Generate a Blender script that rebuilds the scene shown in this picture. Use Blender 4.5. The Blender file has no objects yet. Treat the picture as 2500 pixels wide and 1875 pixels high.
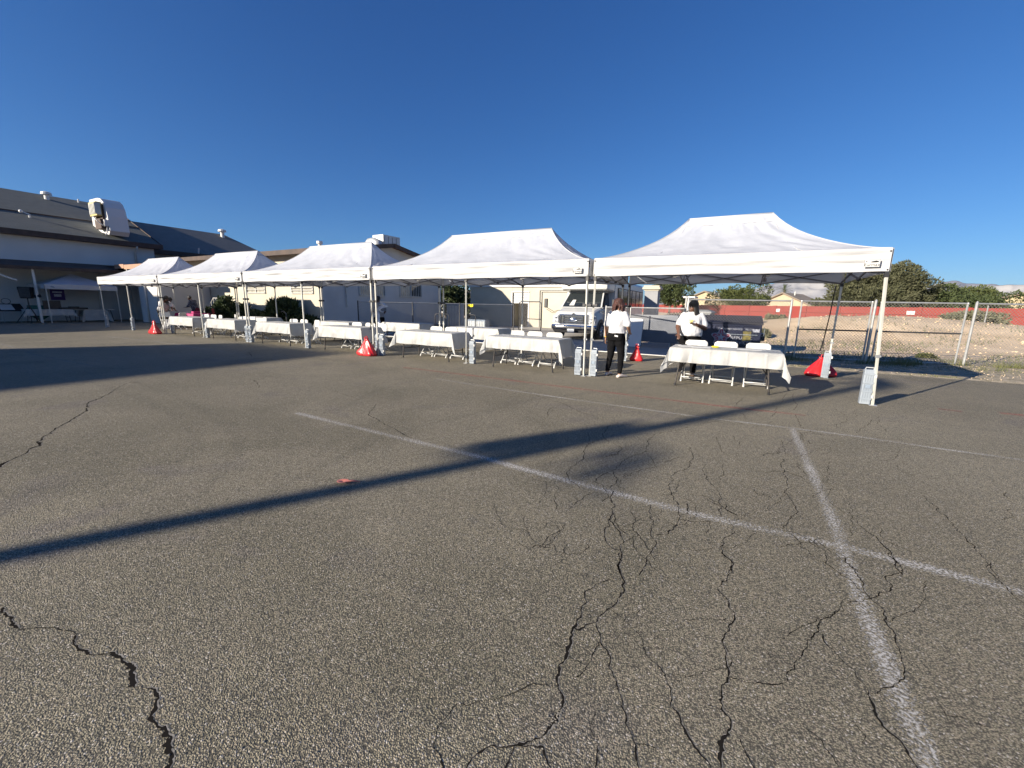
import bpy, math, random
import numpy as np
from mathutils import Vector, Matrix, noise
R=math.radians
random.seed(7)
SC=bpy.context.scene; COL=SC.collection
# ------------------------------------------------------------------ camera, sky, sun
# world axes: X along the row of tents (to the right), Y away from the camera, Z up, metres
CF,CP,CR,CH=1000.0,R(10.87),R(1.13),1.465
CAM=np.array([-1.89,-8.31,CH]); YAW=R(28.45)
def _axes():
    F=np.array([0,math.cos(CP),-math.sin(CP)]);Rt=np.array([1.,0,0]);D=np.cross(F,Rt)
    c,s=math.cos(CR),math.sin(CR)
    R2=c*Rt-s*D; D2=s*Rt+c*D
    cy,sy=math.cos(YAW),math.sin(YAW)
    M=np.array([[cy,-sy,0],[sy,cy,0],[0,0,1.]])
    return M@F,M@R2,M@D2
AF,AR,AD=_axes()
cd=bpy.data.cameras.new('camera'); cam=bpy.data.objects.new('camera',cd); COL.objects.link(cam)
cd.sensor_width=36; cd.lens=CF/2500*36; cd.clip_start=.05; cd.clip_end=12000
mm=Matrix(((AR[0],-AD[0],-AF[0],CAM[0]),(AR[1],-AD[1],-AF[1],CAM[1]),(AR[2],-AD[2],-AF[2],CAM[2]),(0,0,0,1)))
cam.matrix_world=mm; SC.camera=cam
def g(px,py,z=0.0):
    "ground point seen at a pixel of the 2500 x 1875 photograph"
    d=(px-1250)/CF*AR+(py-937.5)/CF*AD+AF
    P=CAM+d*((z-CH)/d[2]); return Vector((P[0],P[1],z))
def away(px,dist):
    d=(px-1250)/CF*AR+(760-937.5)/CF*AD+AF; d=d/math.hypot(d[0],d[1])
    return Vector((CAM[0]+d[0]*dist,CAM[1]+d[1]*dist,0))
SUN_EL=R(18.8); TR=Vector((.5077*math.cos(SUN_EL),.8615*math.cos(SUN_EL),-math.sin(SUN_EL)))
w=bpy.data.worlds.new("World"); SC.world=w; w.use_nodes=True
nt=w.node_tree; bg=nt.nodes['Background']
sky=nt.nodes.new('ShaderNodeTexSky'); sky.sky_type='NISHITA'; sky.sun_disc=False
sky.sun_elevation=SUN_EL; sky.sun_rotation=math.atan2(-.5077,-.8615)
sky.altitude=650; sky.air_density=1.0; sky.dust_density=0.3; sky.ozone_density=4.0
tn=nt.nodes.new('ShaderNodeMix'); tn.data_type='RGBA'; tn.blend_type='MULTIPLY'; tn.inputs[0].default_value=1; tn.inputs[7].default_value=(.365,.645,1.02,1)   # deep dry-desert blue
nt.links.new(sky.outputs[0],tn.inputs[6]); sc_=nt.nodes.new('ShaderNodeSeparateColor'); cc_=nt.nodes.new('ShaderNodeCombineColor'); nt.links.new(tn.outputs[2],sc_.inputs[0])
for i_,(p_,g_) in enumerate(((1.20,1.70),(1.0,.97),(.84,.83))):     # camera-like response of the three channels to the sky
    a_=nt.nodes.new('ShaderNodeMath'); a_.operation='MULTIPLY'; a_.inputs[1].default_value=.132; q_=nt.nodes.new('ShaderNodeMath'); q_.operation='POWER'; q_.inputs[1].default_value=p_; m2_=nt.nodes.new('ShaderNodeMath'); m2_.operation='MULTIPLY'; m2_.inputs[1].default_value=g_/.132
    nt.links.new(sc_.outputs[i_],a_.inputs[0]); nt.links.new(a_.outputs[0],q_.inputs[0]); nt.links.new(q_.outputs[0],m2_.inputs[0]); nt.links.new(m2_.outputs[0],cc_.inputs[i_])
nt.links.new(cc_.outputs[0],bg.inputs[0]); bg.inputs[1].default_value=0.066
sl=bpy.data.lights.new('sun','SUN'); sl.energy=5.0; sl.angle=R(.53); sl.color=(1,.90,.76)
sun=bpy.data.objects.new('sun',sl); COL.objects.link(sun); sun.rotation_euler=TR.to_track_quat('-Z','Y').to_euler(); sun.location=(0,0,60)
SC.view_settings.view_transform='Standard'; SC.view_settings.look='None'; SC.view_settings.gamma=1
SC.view_settings.exposure=1.0
HAZE=.000022

# ------------------------------------------------------------------ helpers
class M:
    "collects shapes of one mesh"
    def __init__(s): s.v=[];s.f=[];s.m=[];s.mi=0
    def add(s,vs,fs):
        o=len(s.v); s.v+= [tuple(v) for v in vs]; s.f+=[tuple(i+o for i in f) for f in fs]; s.m+=[s.mi]*len(fs); return s
    def box(s,c,d,rot=None):
        x,y,z=d[0]/2,d[1]/2,d[2]/2
        vs=[Vector(p) for p in ((-x,-y,-z),(x,-y,-z),(x,y,-z),(-x,y,-z),(-x,-y,z),(x,-y,z),(x,y,z),(-x,y,z))]
        if rot is not None: vs=[rot@v for v in vs]
        return s.add([v+Vector(c) for v in vs],[(0,3,2,1),(4,5,6,7),(0,1,5,4),(1,2,6,5),(2,3,7,6),(3,0,4,7)])
    def bb(s,x0,x1,y0,y1,z0,z1): return s.box(((x0+x1)/2,(y0+y1)/2,(z0+z1)/2),(x1-x0,y1-y0,z1-z0))
    def bar(s,a,b,w,h=None):
        a,b=Vector(a),Vector(b); d=b-a; L=d.length
        if L<1e-6: return s
        q=d.to_track_quat('X','Z').to_matrix()
        return s.box((a+b)/2,(L,w,h or w),q)
    def tube(s,pts,r,n=8,closed=False,cap=True):
        pts=[Vector(p) for p in pts]; k=len(pts); rr=r if hasattr(r,'__len__') else [r]*k
        o=[]; up=Vector((0,0,1)); prev=None
        for i,p in enumerate(pts):
            if closed: t=pts[(i+1)%k]-pts[i-1]
            else: t=pts[min(i+1,k-1)]-pts[max(i-1,0)]
            t=t.normalized() if t.length>1e-9 else Vector((0,0,1))
            if prev is None: a=t.orthogonal().normalized()
            else: a=(prev-t*prev.dot(t)); a=a.normalized() if a.length>1e-6 else t.orthogonal().normalized()
            prev=a; b=t.cross(a)
            for j in range(n):
                th=2*math.pi*j/n+math.pi/n; o.append(p+(a*math.cos(th)+b*math.sin(th))*rr[i])
        fs=[]
        for i in range(k if closed else k-1):
            for j in range(n):
                A=i*n+j;B=i*n+(j+1)%n;C2=((i+1)%k)*n+(j+1)%n;D=((i+1)%k)*n+j; fs.append((A,B,C2,D))
        if cap and not closed: fs+= [tuple(range(n))[::-1],tuple((k-1)*n+j for j in range(n))]
        return s.add(o,fs)
    def cyl(s,a,b,r,n=12,r2=None): return s.tube([a,b],[r,r if r2 is None else r2],n)
    def prism(s,poly,axis,a,b):
        "poly in the two other axes, extruded from a to b along axis"
        def P(u,v,t): return {'x':(t,u,v),'y':(u,t,v),'z':(u,v,t)}[axis]
        n=len(poly); vs=[P(u,v,a) for u,v in poly]+[P(u,v,b) for u,v in poly]
        return s.add(vs,[tuple(range(n))[::-1],tuple(range(n,2*n))]+[(i,(i+1)%n,n+(i+1)%n,n+i) for i in range(n)])
    def loft(s,rings,cap=True,closed=True):
        n=len(rings[0]); vs=[p for r in rings for p in r]; fs=[]
        for i in range(len(rings)-1):
            for j in range(n if closed else n-1):
                fs.append((i*n+j,i*n+(j+1)%n,(i+1)*n+(j+1)%n,(i+1)*n+j))
        if cap: fs+=[tuple(range(n))[::-1],tuple((len(rings)-1)*n+j for j in range(n))]
        return s.add(vs,fs)
    def grid(s,nu,nv,fn):
        vs=[fn(i/nu,j/nv) for j in range(nv+1) for i in range(nu+1)]
        return s.add(vs,[(j*(nu+1)+i,j*(nu+1)+i+1,(j+1)*(nu+1)+i+1,(j+1)*(nu+1)+i) for j in range(nv) for i in range(nu)])
    def ball(s,c,r,n=12,m=8,rot=None):
        r=r if hasattr(r,'__len__') else (r,r,r); rings=[]
        for i in range(1,m):
            ph=math.pi*i/m; rings.append([Vector((r[0]*math.sin(ph)*math.cos(2*math.pi*j/n),r[1]*math.sin(ph)*math.sin(2*math.pi*j/n),-r[2]*math.cos(ph))) for j in range(n)])
        vs=[p for q in rings for p in q]+[Vector((0,0,-r[2])),Vector((0,0,r[2]))]
        fs=[(i*n+j,i*n+(j+1)%n,(i+1)*n+(j+1)%n,(i+1)*n+j) for i in range(m-2) for j in range(n)]
        L=len(vs)-2; fs+=[((j+1)%n,j,L) for j in range(n)]+[((m-2)*n+j,(m-2)*n+(j+1)%n,L+1) for j in range(n)]
        if rot is not None: vs=[rot@v for v in vs]
        return s.add([v+Vector(c) for v in vs],fs)
    def build(s,name,mat,parent=None,smooth=False,bevel=0,solid=0,loc=None,autosmooth=False):
        me=bpy.data.meshes.new(name); me.from_pydata(s.v,[],s.f)
        mats=mat if isinstance(mat,(list,tuple)) else [mat]
        for m_ in mats: me.materials.append(m_)
        if len(mats)>1: me.polygons.foreach_set('material_index',s.m)
        if smooth: me.polygons.foreach_set('use_smooth',[True]*len(me.polygons))
        me.update()
        o=bpy.data.objects.new(name,me); COL.objects.link(o)
        if parent: o.parent=parent
        if loc: o.location=loc
        if solid:
            md=o.modifiers.new('s','SOLIDIFY'); md.thickness=solid; md.offset=0
        if bevel:
            md=o.modifiers.new('b','BEVEL'); md.width=bevel; md.segments=2; md.limit_method='ANGLE'
        return o
def tag(o,label=None,cat=None,group=None,kind=None):
    if label: o['label']=label
    if cat: o['category']=cat
    if group: o['group']=group
    if kind: o['kind']=kind
    return o
def thing(name,label,cat,loc=(0,0,0),rz=0,group=None):
    o=bpy.data.objects.new(name,None); COL.objects.link(o); o.location=loc; o.rotation_euler=(0,0,rz); o.empty_display_size=.1
    return tag(o,label,cat,group)
def copy_tree(o,parent=None):
    c=o.copy(); COL.objects.link(c); c.parent=parent
    for ch in [k for k in bpy.data.objects if k.parent==o]: copy_tree(ch,c)
    return c
def text(name,body,size,mat,parent,loc,rot,extr=.002,align='CENTER'):
    cu=bpy.data.curves.new(name,'FONT'); cu.body=body; cu.size=size; cu.extrude=extr; cu.align_x=align; cu.align_y='CENTER'
    t_=bpy.data.objects.new(name,cu); COL.objects.link(t_); me=bpy.data.meshes.new_from_object(t_.evaluated_get(bpy.context.evaluated_depsgraph_get())); bpy.data.objects.remove(t_)
    me.materials.clear(); me.materials.append(mat); o=bpy.data.objects.new(name,me); COL.objects.link(o); o.parent=parent; o.location=loc; o.rotation_euler=rot; return o

def mat(name,col,rough=.8,col2=None,scale=5.,detail=4,bump=0.,bscale=None,metal=0,spec=.5,trans=0,coord='Object',lo=.35,hi=.65,col3=None,scale3=None,stretch=None):
    m=bpy.data.materials.new(name); m.use_nodes=True; N=m.node_tree; b=N.nodes['Principled BSDF']
    b.inputs['Base Color'].default_value=(*col,1); b.inputs['Roughness'].default_value=rough; b.inputs['Metallic'].default_value=metal
    b.inputs['Specular IOR Level'].default_value=spec
    tc=N.nodes.new('ShaderNodeTexCoord'); src=tc.outputs[coord]
    if stretch:
        mp=N.nodes.new('ShaderNodeMapping'); mp.inputs['Scale'].default_value=stretch; N.links.new(src,mp.inputs[0]); src=mp.outputs[0]
    def nz(sc,dt=detail):
        n=N.nodes.new('ShaderNodeTexNoise'); n.inputs['Scale'].default_value=sc; n.inputs['Detail'].default_value=dt; N.links.new(src,n.inputs['Vector']); return n
    last=None
    if col2 is not None:
        n=nz(scale); r=N.nodes.new('ShaderNodeMapRange'); r.inputs[1].default_value=lo; r.inputs[2].default_value=hi; N.links.new(n.outputs[0],r.inputs[0])
        mx=N.nodes.new('ShaderNodeMix'); mx.data_type='RGBA'; N.links.new(r.outputs[0],mx.inputs[0]); mx.inputs[6].default_value=(*col,1); mx.inputs[7].default_value=(*col2,1); last=mx.outputs[2]
        if col3 is not None:
            n=nz(scale3 or scale*6); r=N.nodes.new('ShaderNodeMapRange'); r.inputs[1].default_value=.5; r.inputs[2].default_value=.75; N.links.new(n.outputs[0],r.inputs[0])
            mx=N.nodes.new('ShaderNodeMix'); mx.data_type='RGBA'; N.links.new(r.outputs[0],mx.inputs[0]); N.links.new(last,mx.inputs[6]); mx.inputs[7].default_value=(*col3,1); last=mx.outputs[2]
        N.links.new(last,b.inputs['Base Color'])
    if bump:
        n=nz(bscale or scale*3,6); bp=N.nodes.new('ShaderNodeBump'); bp.inputs['Strength'].default_value=bump; bp.inputs['Distance'].default_value=.02; N.links.new(n.outputs[0],bp.inputs['Height']); N.links.new(bp.outputs[0],b.inputs['Normal'])
    if trans:
        t=N.nodes.new('ShaderNodeBsdfTranslucent'); t.inputs[0].default_value=(*col,1); 
        if last is not None: N.links.new(last,t.inputs[0])
        ms=N.nodes.new('ShaderNodeMixShader'); ms.inputs[0].default_value=trans
        out=N.nodes['Material Output']; N.links.new(b.outputs[0],ms.inputs[1]); N.links.new(t.outputs[0],ms.inputs[2]); N.links.new(ms.outputs[0],out.inputs[0])
    return m

# ------------------------------------------------------------------ materials
def asphalt_mat():
    m=bpy.data.materials.new('asphalt'); m.use_nodes=True; N=m.node_tree; L=N.links; b=N.nodes['Principled BSDF']
    tc=N.nodes.new('ShaderNodeTexCoord'); P=tc.outputs['Object']
    def nz(sc,dt=4,st=None,dist=0):
        n=N.nodes.new('ShaderNodeTexNoise'); n.inputs['Scale'].default_value=sc; n.inputs['Detail'].default_value=dt; n.inputs['Distortion'].default_value=dist
        s=P
        if st:
            mp=N.nodes.new('ShaderNodeMapping'); mp.inputs['Scale'].default_value=st[:3]; mp.inputs['Rotation'].default_value=(0,0,st[3]); L.new(P,mp.inputs[0]); s=mp.outputs[0]
        L.new(s,n.inputs['Vector']); return n.outputs[0]
    def mr(x,a,b_,c=0,d=1):
        r=N.nodes.new('ShaderNodeMapRange'); L.new(x,r.inputs[0]); r.inputs[1].default_value=a; r.inputs[2].default_value=b_; r.inputs[3].default_value=c; r.inputs[4].default_value=d; return r.outputs[0]
    def mix(f,a,b_,mode='MIX'):
        x=N.nodes.new('ShaderNodeMix'); x.data_type='RGBA'; x.blend_type=mode
        for k,s in ((0,f),(6,a),(7,b_)):
            if isinstance(s,(int,float)): x.inputs[k].default_value=s
            elif isinstance(s,tuple): x.inputs[k].default_value=(*s,1)
            else: L.new(s,x.inputs[k])
        return x.outputs[2]
    big=mr(nz(.22,3),.35,.65); med=mr(nz(1.3,4,dist=.6),.35,.68)
    c=mix(big,(.262,.232,.158),(.318,.282,.194)); c=mix(mr(nz(.5,5),.45,.7,0,.55),c,(.345,.305,.215))
    c=mix(mr(med,0,1,0,.35),c,(.205,.183,.130))
    c=mix(mr(nz(2.2,5,(.25,2.2,1,R(8))),.56,.74,0,.35),c,(.37,.33,.24))       # dusty streaks
    c=mix(mr(nz(5.5,2),.66,.72,0,.45),c,(.20,.185,.155)); c=mix(mr(nz(.42,6,dist=1.2),.50,.66,0,.62),c,(.180,.163,.106)); c=mix(mr(nz(.9,5,dist=.8),.60,.70,0,.5),c,(.21,.185,.165)); c=mix(mr(nz(14,3),.58,.80,0,.35),c,(.20,.185,.16)); c=mix(mr(nz(.16,3),.52,.66,0,.40),c,(.37,.33,.235))
    v=N.nodes.new('ShaderNodeTexVoronoi'); v.inputs['Scale'].default_value=165; L.new(P,v.inputs['Vector'])
    v2=N.nodes.new('ShaderNodeTexVoronoi'); v2.inputs['Scale'].default_value=190; L.new(P,v2.inputs['Vector'])
    sep=N.nodes.new('ShaderNodeSeparateColor'); L.new(v.outputs['Color'],sep.inputs[0])
    st=mr(sep.outputs[0],0,1,.64,1.42); 
    hs=N.nodes.new('ShaderNodeVectorMath'); hs.operation='SCALE'; L.new(c,hs.inputs[0]); L.new(st,hs.inputs[3]); c=hs.outputs[0]
    gap=mr(v.outputs['Distance'],.37,.64,0,.72); c=mix(gap,c,(.035,.033,.031))
    spk=mr(sep.outputs[1],.960,.970,0,.6); c=mix(spk,c,(.62,.57,.5))
    tan=mr(sep.outputs[2],.78,.85,0,.4); c=mix(tan,c,(.40,.33,.24))
    L.new(c,b.inputs['Base Color'])
    b.inputs['Roughness'].default_value=.86; b.inputs['Specular IOR Level'].default_value=.28
    h=N.nodes.new('ShaderNodeMath'); h.operation='ADD'; L.new(mr(v.outputs['Distance'],0,.7,1,0),h.inputs[0])
    h2=N.nodes.new('ShaderNodeMath'); h2.operation='MULTIPLY_ADD'; L.new(mr(v2.outputs['Distance'],0,.7,1,0),h2.inputs[0]); h2.inputs[1].default_value=.4; L.new(mr(sep.outputs[0],0,1,0,.8),h2.inputs[2]); L.new(h2.outputs[0],h.inputs[1])
    bp=N.nodes.new('ShaderNodeBump'); bp.inputs['Strength'].default_value=.78; bp.inputs['Distance'].default_value=.0036; L.new(h.outputs[0],bp.inputs['Height'])
    b2=N.nodes.new('ShaderNodeBump'); b2.inputs['Strength'].default_value=.35; b2.inputs['Distance'].default_value=.03; L.new(nz(3.5,5),b2.inputs['Height']); L.new(b2.outputs[0],bp.inputs['Normal'])
    L.new(bp.outputs[0],b.inputs['Normal'])
    return m
def worn_mat(name,col,lo,hi,scale=70,top=.9):
    "thin worn paint: transparent where it has rubbed off; UV.y runs across the stripe"
    m=bpy.data.materials.new(name); m.use_nodes=True; N=m.node_tree; L=N.links; b=N.nodes['Principled BSDF']
    b.inputs['Base Color'].default_value=(*col,1); b.inputs['Roughness'].default_value=.85
    tc=N.nodes.new('ShaderNodeTexCoord')
    def nz(sc,dt):
        n=N.nodes.new('ShaderNodeTexNoise'); n.inputs['Scale'].default_value=sc; n.inputs['Detail'].default_value=dt; L.new(tc.outputs['Object'],n.inputs['Vector']); return n.outputs[0]
    sx=N.nodes.new('ShaderNodeSeparateXYZ'); L.new(tc.outputs['UV'],sx.inputs[0])
    def ma(op,a,b_):
        x=N.nodes.new('ShaderNodeMath'); x.operation=op
        for k,s in enumerate((a,b_)):
            if isinstance(s,(int,float)): x.inputs[k].default_value=s
            else: L.new(s,x.inputs[k])
        return x.outputs[0]
    e=ma('MULTIPLY',ma('ABSOLUTE',ma('SUBTRACT',sx.outputs[1],.5),0),2.0); e=ma('POWER',e,2.2)
    k=ma('ADD',ma('MULTIPLY',nz(scale,3),.80),ma('MULTIPLY',nz(1.7,4),.24)); k=ma('SUBTRACT',k,ma('MULTIPLY',e,.16))
    r=N.nodes.new('ShaderNodeMapRange'); L.new(k,r.inputs[0]); r.inputs[1].default_value=lo; r.inputs[2].default_value=hi; r.inputs[4].default_value=top
    t=N.nodes.new('ShaderNodeBsdfTransparent'); ms=N.nodes.new('ShaderNodeMixShader'); L.new(r.outputs[0],ms.inputs[0]); L.new(t.outputs[0],ms.inputs[1]); L.new(b.outputs[0],ms.inputs[2]); L.new(ms.outputs[0],N.nodes['Material Output'].inputs[0])
    return m
def shingle_mat(name,c1,c2,scale=2.5):
    m=mat(name,c1,.9,c2,scale,6,0); N=m.node_tree; b=N.nodes['Principled BSDF']; tc=N.nodes.new('ShaderNodeTexCoord')
    br=N.nodes.new('ShaderNodeTexBrick'); br.inputs['Scale'].default_value=1; br.inputs['Brick Width'].default_value=.32; br.inputs['Row Height'].default_value=.15; br.inputs['Mortar Size'].default_value=.008
    mp=N.nodes.new('ShaderNodeMapping'); N.links.new(tc.outputs['UV'],mp.inputs[0]); N.links.new(mp.outputs[0],br.inputs[0])
    br.inputs['Color1'].default_value=(*[x*1.15 for x in c1],1); br.inputs['Color2'].default_value=(*[x*.8 for x in c2],1); br.inputs['Mortar'].default_value=(*[x*.45 for x in c1],1)
    mx=N.nodes.new('ShaderNodeMix'); mx.data_type='RGBA'; mx.inputs[0].default_value=.6
    old=b.inputs['Base Color'].links[0].from_socket; N.links.new(old,mx.inputs[6]); N.links.new(br.outputs[0],mx.inputs[7]); N.links.new(mx.outputs[2],b.inputs['Base Color'])
    bp=N.nodes.new('ShaderNodeBump'); bp.inputs['Strength'].default_value=.6; bp.inputs['Distance'].default_value=.02; N.links.new(br.outputs[1],bp.inputs['Height']); bp.invert=True; N.links.new(bp.outputs[0],b.inputs['Normal'])
    return m
MT={}
MT['asphalt']=asphalt_mat()
MT['white_paint']=worn_mat('worn_white_paint',(.52,.50,.46),.455,.62)
MT['faint_paint']=worn_mat('faint_white_paint',(.45,.43,.39),.48,.68)
MT['red_paint']=worn_mat('worn_red_paint',(.46,.12,.09),.42,.72)
MT['thin_paint']=worn_mat('thin_white_paint',(.50,.48,.43),.435,.62)
MT['crack']=mat('crack_dark',(.020,.018,.016),1,spec=0)
MT['crumb_lit_edge']=mat('crumbs_and_lit_edges',(.34,.31,.26),.95,(.14,.13,.11),60)
MT['concrete']=mat('concrete',(.34,.32,.29),.85,(.26,.25,.23),1.2,6,.2,40)
MT['dirt']=mat('desert_dirt',(.70,.54,.36),.95,(.50,.375,.24),.55,10,.6,7,lo=.32,hi=.62,col3=(.64,.52,.36),scale3=8)
MT['gravel']=mat('roadside_gravel',(.36,.30,.22),.95,(.16,.14,.08),5,6,1.,45,lo=.42,hi=.62,col3=(.5,.44,.35),scale3=38)
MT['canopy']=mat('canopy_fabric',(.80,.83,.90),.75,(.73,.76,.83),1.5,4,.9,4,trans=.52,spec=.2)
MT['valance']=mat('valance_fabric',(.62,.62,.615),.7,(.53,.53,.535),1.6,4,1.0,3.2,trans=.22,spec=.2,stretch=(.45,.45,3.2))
MT['cloth']=mat('table_cloth',(.54,.54,.52),.5,(.47,.47,.455),3,4,.9,6,trans=.25,spec=.35)
MT['pole_white']=mat('white_steel',(.56,.55,.49),.4,(.48,.47,.42),4,3)
MT['pole_grey']=mat('grey_steel',(.42,.43,.44),.4,(.34,.35,.36),6,3,metal=.4)
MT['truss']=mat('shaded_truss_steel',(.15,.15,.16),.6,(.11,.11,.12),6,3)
MT['panelshade']=mat('shade_toned_panel',(.20,.215,.24),.7,(.17,.18,.20),1.4,4)  # pale panel with bluish shade put into its colour
MT['pillar']=mat('shade_grey_pillar_stucco',(.32,.32,.33),.95,(.27,.27,.28),1,5,.3,30)  # grey stucco, darkened in colour to stand for the bus's shade
MT['black']=mat('black_plastic',(.016,.016,.018),.45,(.028,.028,.03),8,3)
MT['matte_black']=mat('black_cloth',(.012,.012,.014),.95,(.02,.02,.022),12,3)
MT['bronze']=mat('bronze_table_leg',(.055,.05,.047),.4,(.085,.075,.07),10,3,metal=.3)
MT['chair']=mat('white_chair_plastic',(.56,.56,.55),.35,(.52,.52,.50),6,3)
MT['weight']=mat('grey_weight_plastic',(.24,.275,.315),.5,(.29,.325,.36),5,4,.15,30)
MT['redbag']=mat('red_vinyl_bag',(.48,.018,.022),.32,(.48,.02,.025),6,4,.35,14)
MT['chain']=mat('galvanised_wire',(.16,.155,.145),.6,(.22,.21,.20),9,3)
MT['rail']=mat('galvanised_pipe',(.50,.50,.48),.42,(.38,.38,.37),7,4,metal=.55)
MT['blackpipe']=mat('black_painted_pipe',(.025,.025,.028),.5,(.05,.05,.052),9,3)
MT['stucco_white']=mat('white_stucco',(.62,.62,.61),.92,(.54,.54,.53),.6,6,.4,38,lo=.3,hi=.7)
MT['stucco_cream']=mat('cream_stucco',(.53,.485,.385),.92,(.46,.42,.33),1.1,6,.4,30,lo=.3,hi=.7)
MT['stucco_grey']=mat('gable_stucco',(.60,.58,.55),.92,(.50,.48,.46),.8,6,.4,30,lo=.3,hi=.7)
MT['shingle']=shingle_mat('grey_shingles',(.105,.115,.105),(.150,.158,.150))
MT['shingle_l']=shingle_mat('light_grey_shingles',(.17,.165,.15),(.22,.215,.20))
MT['rooftile']=shingle_mat('terracotta_roll_roof',(.34,.17,.10),(.27,.13,.08))
MT['tanroof']=shingle_mat('tan_tile_roof',(.36,.29,.22),(.30,.24,.18))
MT['fascia']=mat('brown_fascia',(.045,.028,.022),.7,(.075,.045,.033),3,4)
MT['fascia_lit']=mat('sunlit_brown_fascia',(.42,.24,.15),.7,(.36,.20,.13),3,4)  # brown fascia with the sunlit tone put into its colour
MT['white']=mat('white_metal',(.62,.61,.57),.45,(.54,.53,.50),3,4)
MT['sheet']=mat('galvanised_sheet',(.50,.51,.50),.5,(.38,.39,.38),2.5,5,metal=.4)
MT['glass']=mat('dark_glass',(.02,.025,.028),.06,spec=.8)
MT['paleglass']=mat('frosted_glass',(.42,.40,.34),.2,(.30,.29,.25),5)
MT['chrome']=mat('chrome',(.72,.73,.75),.12,metal=1)
MT['dchrome']=mat('dark_chrome',(.07,.075,.08),.3,metal=.9)
MT['busw']=mat('white_bus_paint',(.56,.56,.53),.3,(.52,.52,.495),1,4,spec=.6)
MT['rubber']=mat('tyre_rubber',(.02,.02,.02),.8,(.035,.033,.03),14,3)
MT['lens']=mat('headlight_lens',(.62,.64,.66),.12,(.35,.36,.38),22,2,spec=.8)
MT['redwall']=mat('painted_block_wall',(.235,.042,.033),.9,(.20,.035,.028),.5,6,.3,10,lo=.3,hi=.7)
MT['housecream']=mat('yellow_stucco_house',(.46,.385,.25),.9,(.42,.33,.20),1,4)
MT['housetan']=mat('tan_stucco_house',(.46,.36,.25),.9,(.40,.31,.21),1,4)
MT['bark']=mat('bark',(.10,.075,.055),.95,(.16,.12,.09),6,5,.8,20)
MT['leaf_dark']=mat('dark_green_leaves',(.045,.065,.020),.75,(.075,.095,.030),1.2,5,trans=.18)
MT['leaf_olive']=mat('olive_leaves',(.072,.078,.034),.8,(.115,.115,.060),.9,5,trans=.2)
MT['leaf_green']=mat('bright_green_leaves',(.060,.080,.020),.75,(.10,.115,.032),1.1,5,trans=.2)
MT['leaf_grey']=mat('grey_green_sage',(.13,.135,.075),.9,(.20,.195,.12),2,4,trans=.15)
MT['leaf_bush']=mat('hedge_leaves',(.022,.040,.012),.7,(.04,.065,.018),2,4,trans=.12)
MT['grass']=mat('weedy_grass',(.10,.12,.035),.85,(.20,.19,.09),2,4,trans=.2)
MT['rock']=mat('mountain_rock',(.16,.165,.20),.95,(.33,.32,.31),.0028,12,0,lo=.42,hi=.58,col3=(.10,.105,.14),scale3=.008)
MT['skin_d']=mat('deep_brown_skin',(.115,.052,.030),.5,(.095,.042,.025),20,3)
MT['skin_m']=mat('light_brown_skin',(.36,.19,.12),.5,(.32,.165,.10),20,3)
MT['hair_d']=mat('black_hair',(.008,.007,.007),.5,(.02,.016,.015),40,4,.8,90)
MT['hair_r']=mat('reddish_brown_hair',(.075,.020,.012),.42,(.03,.010,.008),35,5,.9,80)
MT['shirt_w']=mat('white_t_shirt',(.56,.56,.57),.85,(.50,.50,.52),8,4,.5,14)
MT['shirt_g']=mat('grey_t_shirt',(.26,.27,.29),.9,(.21,.22,.24),8,4,.5,14)
MT['shirt_n']=mat('dark_patterned_shirt',(.03,.035,.06),.9,(.16,.17,.22),26,4,lo=.5,hi=.6)
MT['pants_b']=mat('black_trousers',(.005,.005,.006),.95,(.009,.009,.010),10,4,.5,12,spec=.1)
MT['jeans']=mat('dark_blue_jeans',(.012,.018,.045),.85,(.02,.028,.06),20,4,.4,20)
MT['khaki']=mat('olive_khaki_trousers',(.13,.10,.055),.85,(.11,.085,.045),12,4,.4,16)
MT['shoe_w']=mat('pale_sneaker',(.62,.55,.50),.6,(.5,.42,.38),30,3)
MT['shoe_d']=mat('dark_shoe',(.02,.02,.022),.6)
MT['shoe_br']=mat('brown_shoe',(.06,.035,.02),.6)
MT['silver']=mat('silvery_blue_sheet',(.62,.66,.74),.35,(.36,.41,.52),7,5,.9,16,lo=.4,hi=.6)
MT['magenta']=mat('magenta_cloth',(.26,.008,.09),.6,(.36,.012,.12),6,3,.3,10)
MT['maroon']=mat('maroon_chair_pad',(.16,.008,.02),.7,(.13,.006,.018),8,3)
MT['navy']=mat('navy_dumpster_steel',(.005,.008,.030),.6,(.010,.014,.045),1.6,7,.3,30,col3=(.02,.03,.08),scale3=18)
MT['navylid']=mat('dark_lid_plastic',(.005,.006,.016),.75,(.010,.012,.03),4,5,.3,20)
MT['logo_w']=mat('faded_white_print',(.62,.63,.66),.7,(.30,.32,.40),30,3)
MT['logo_r']=mat('faded_red_print',(.42,.03,.07),.7)
MT['logo_y']=mat('faded_yellow_sticker',(.26,.22,.06),.8,(.14,.12,.05),10,4)
MT['ink']=mat('black_print',(.02,.02,.02),.7)
MT['yellow']=mat('yellow_print',(.72,.60,.02),.7)
MT['paper']=mat('white_paper',(.58,.58,.57),.7)
MT['binwall']=mat('grey_bin_plastic',(.30,.31,.31),.55,(.24,.25,.25),4,3)
MT['board']=mat('grey_white_board',(.70,.70,.69),.6,(.64,.64,.64),1.2,4)
MT['panelblue']=mat('blue_grey_cabinet',(.22,.27,.33),.6,(.16,.20,.26),4,4,.3,50)
MT['coral']=mat('coral_plastic',(.80,.27,.19),.45,(.72,.23,.16),12,3)
MT['duct']=mat('white_painted_duct',(.60,.59,.57),.5,(.62,.61,.59),2,5)
MT['coolyellow']=mat('yellowed_panel',(.62,.50,.20),.7,(.45,.36,.16),6,4)
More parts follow.
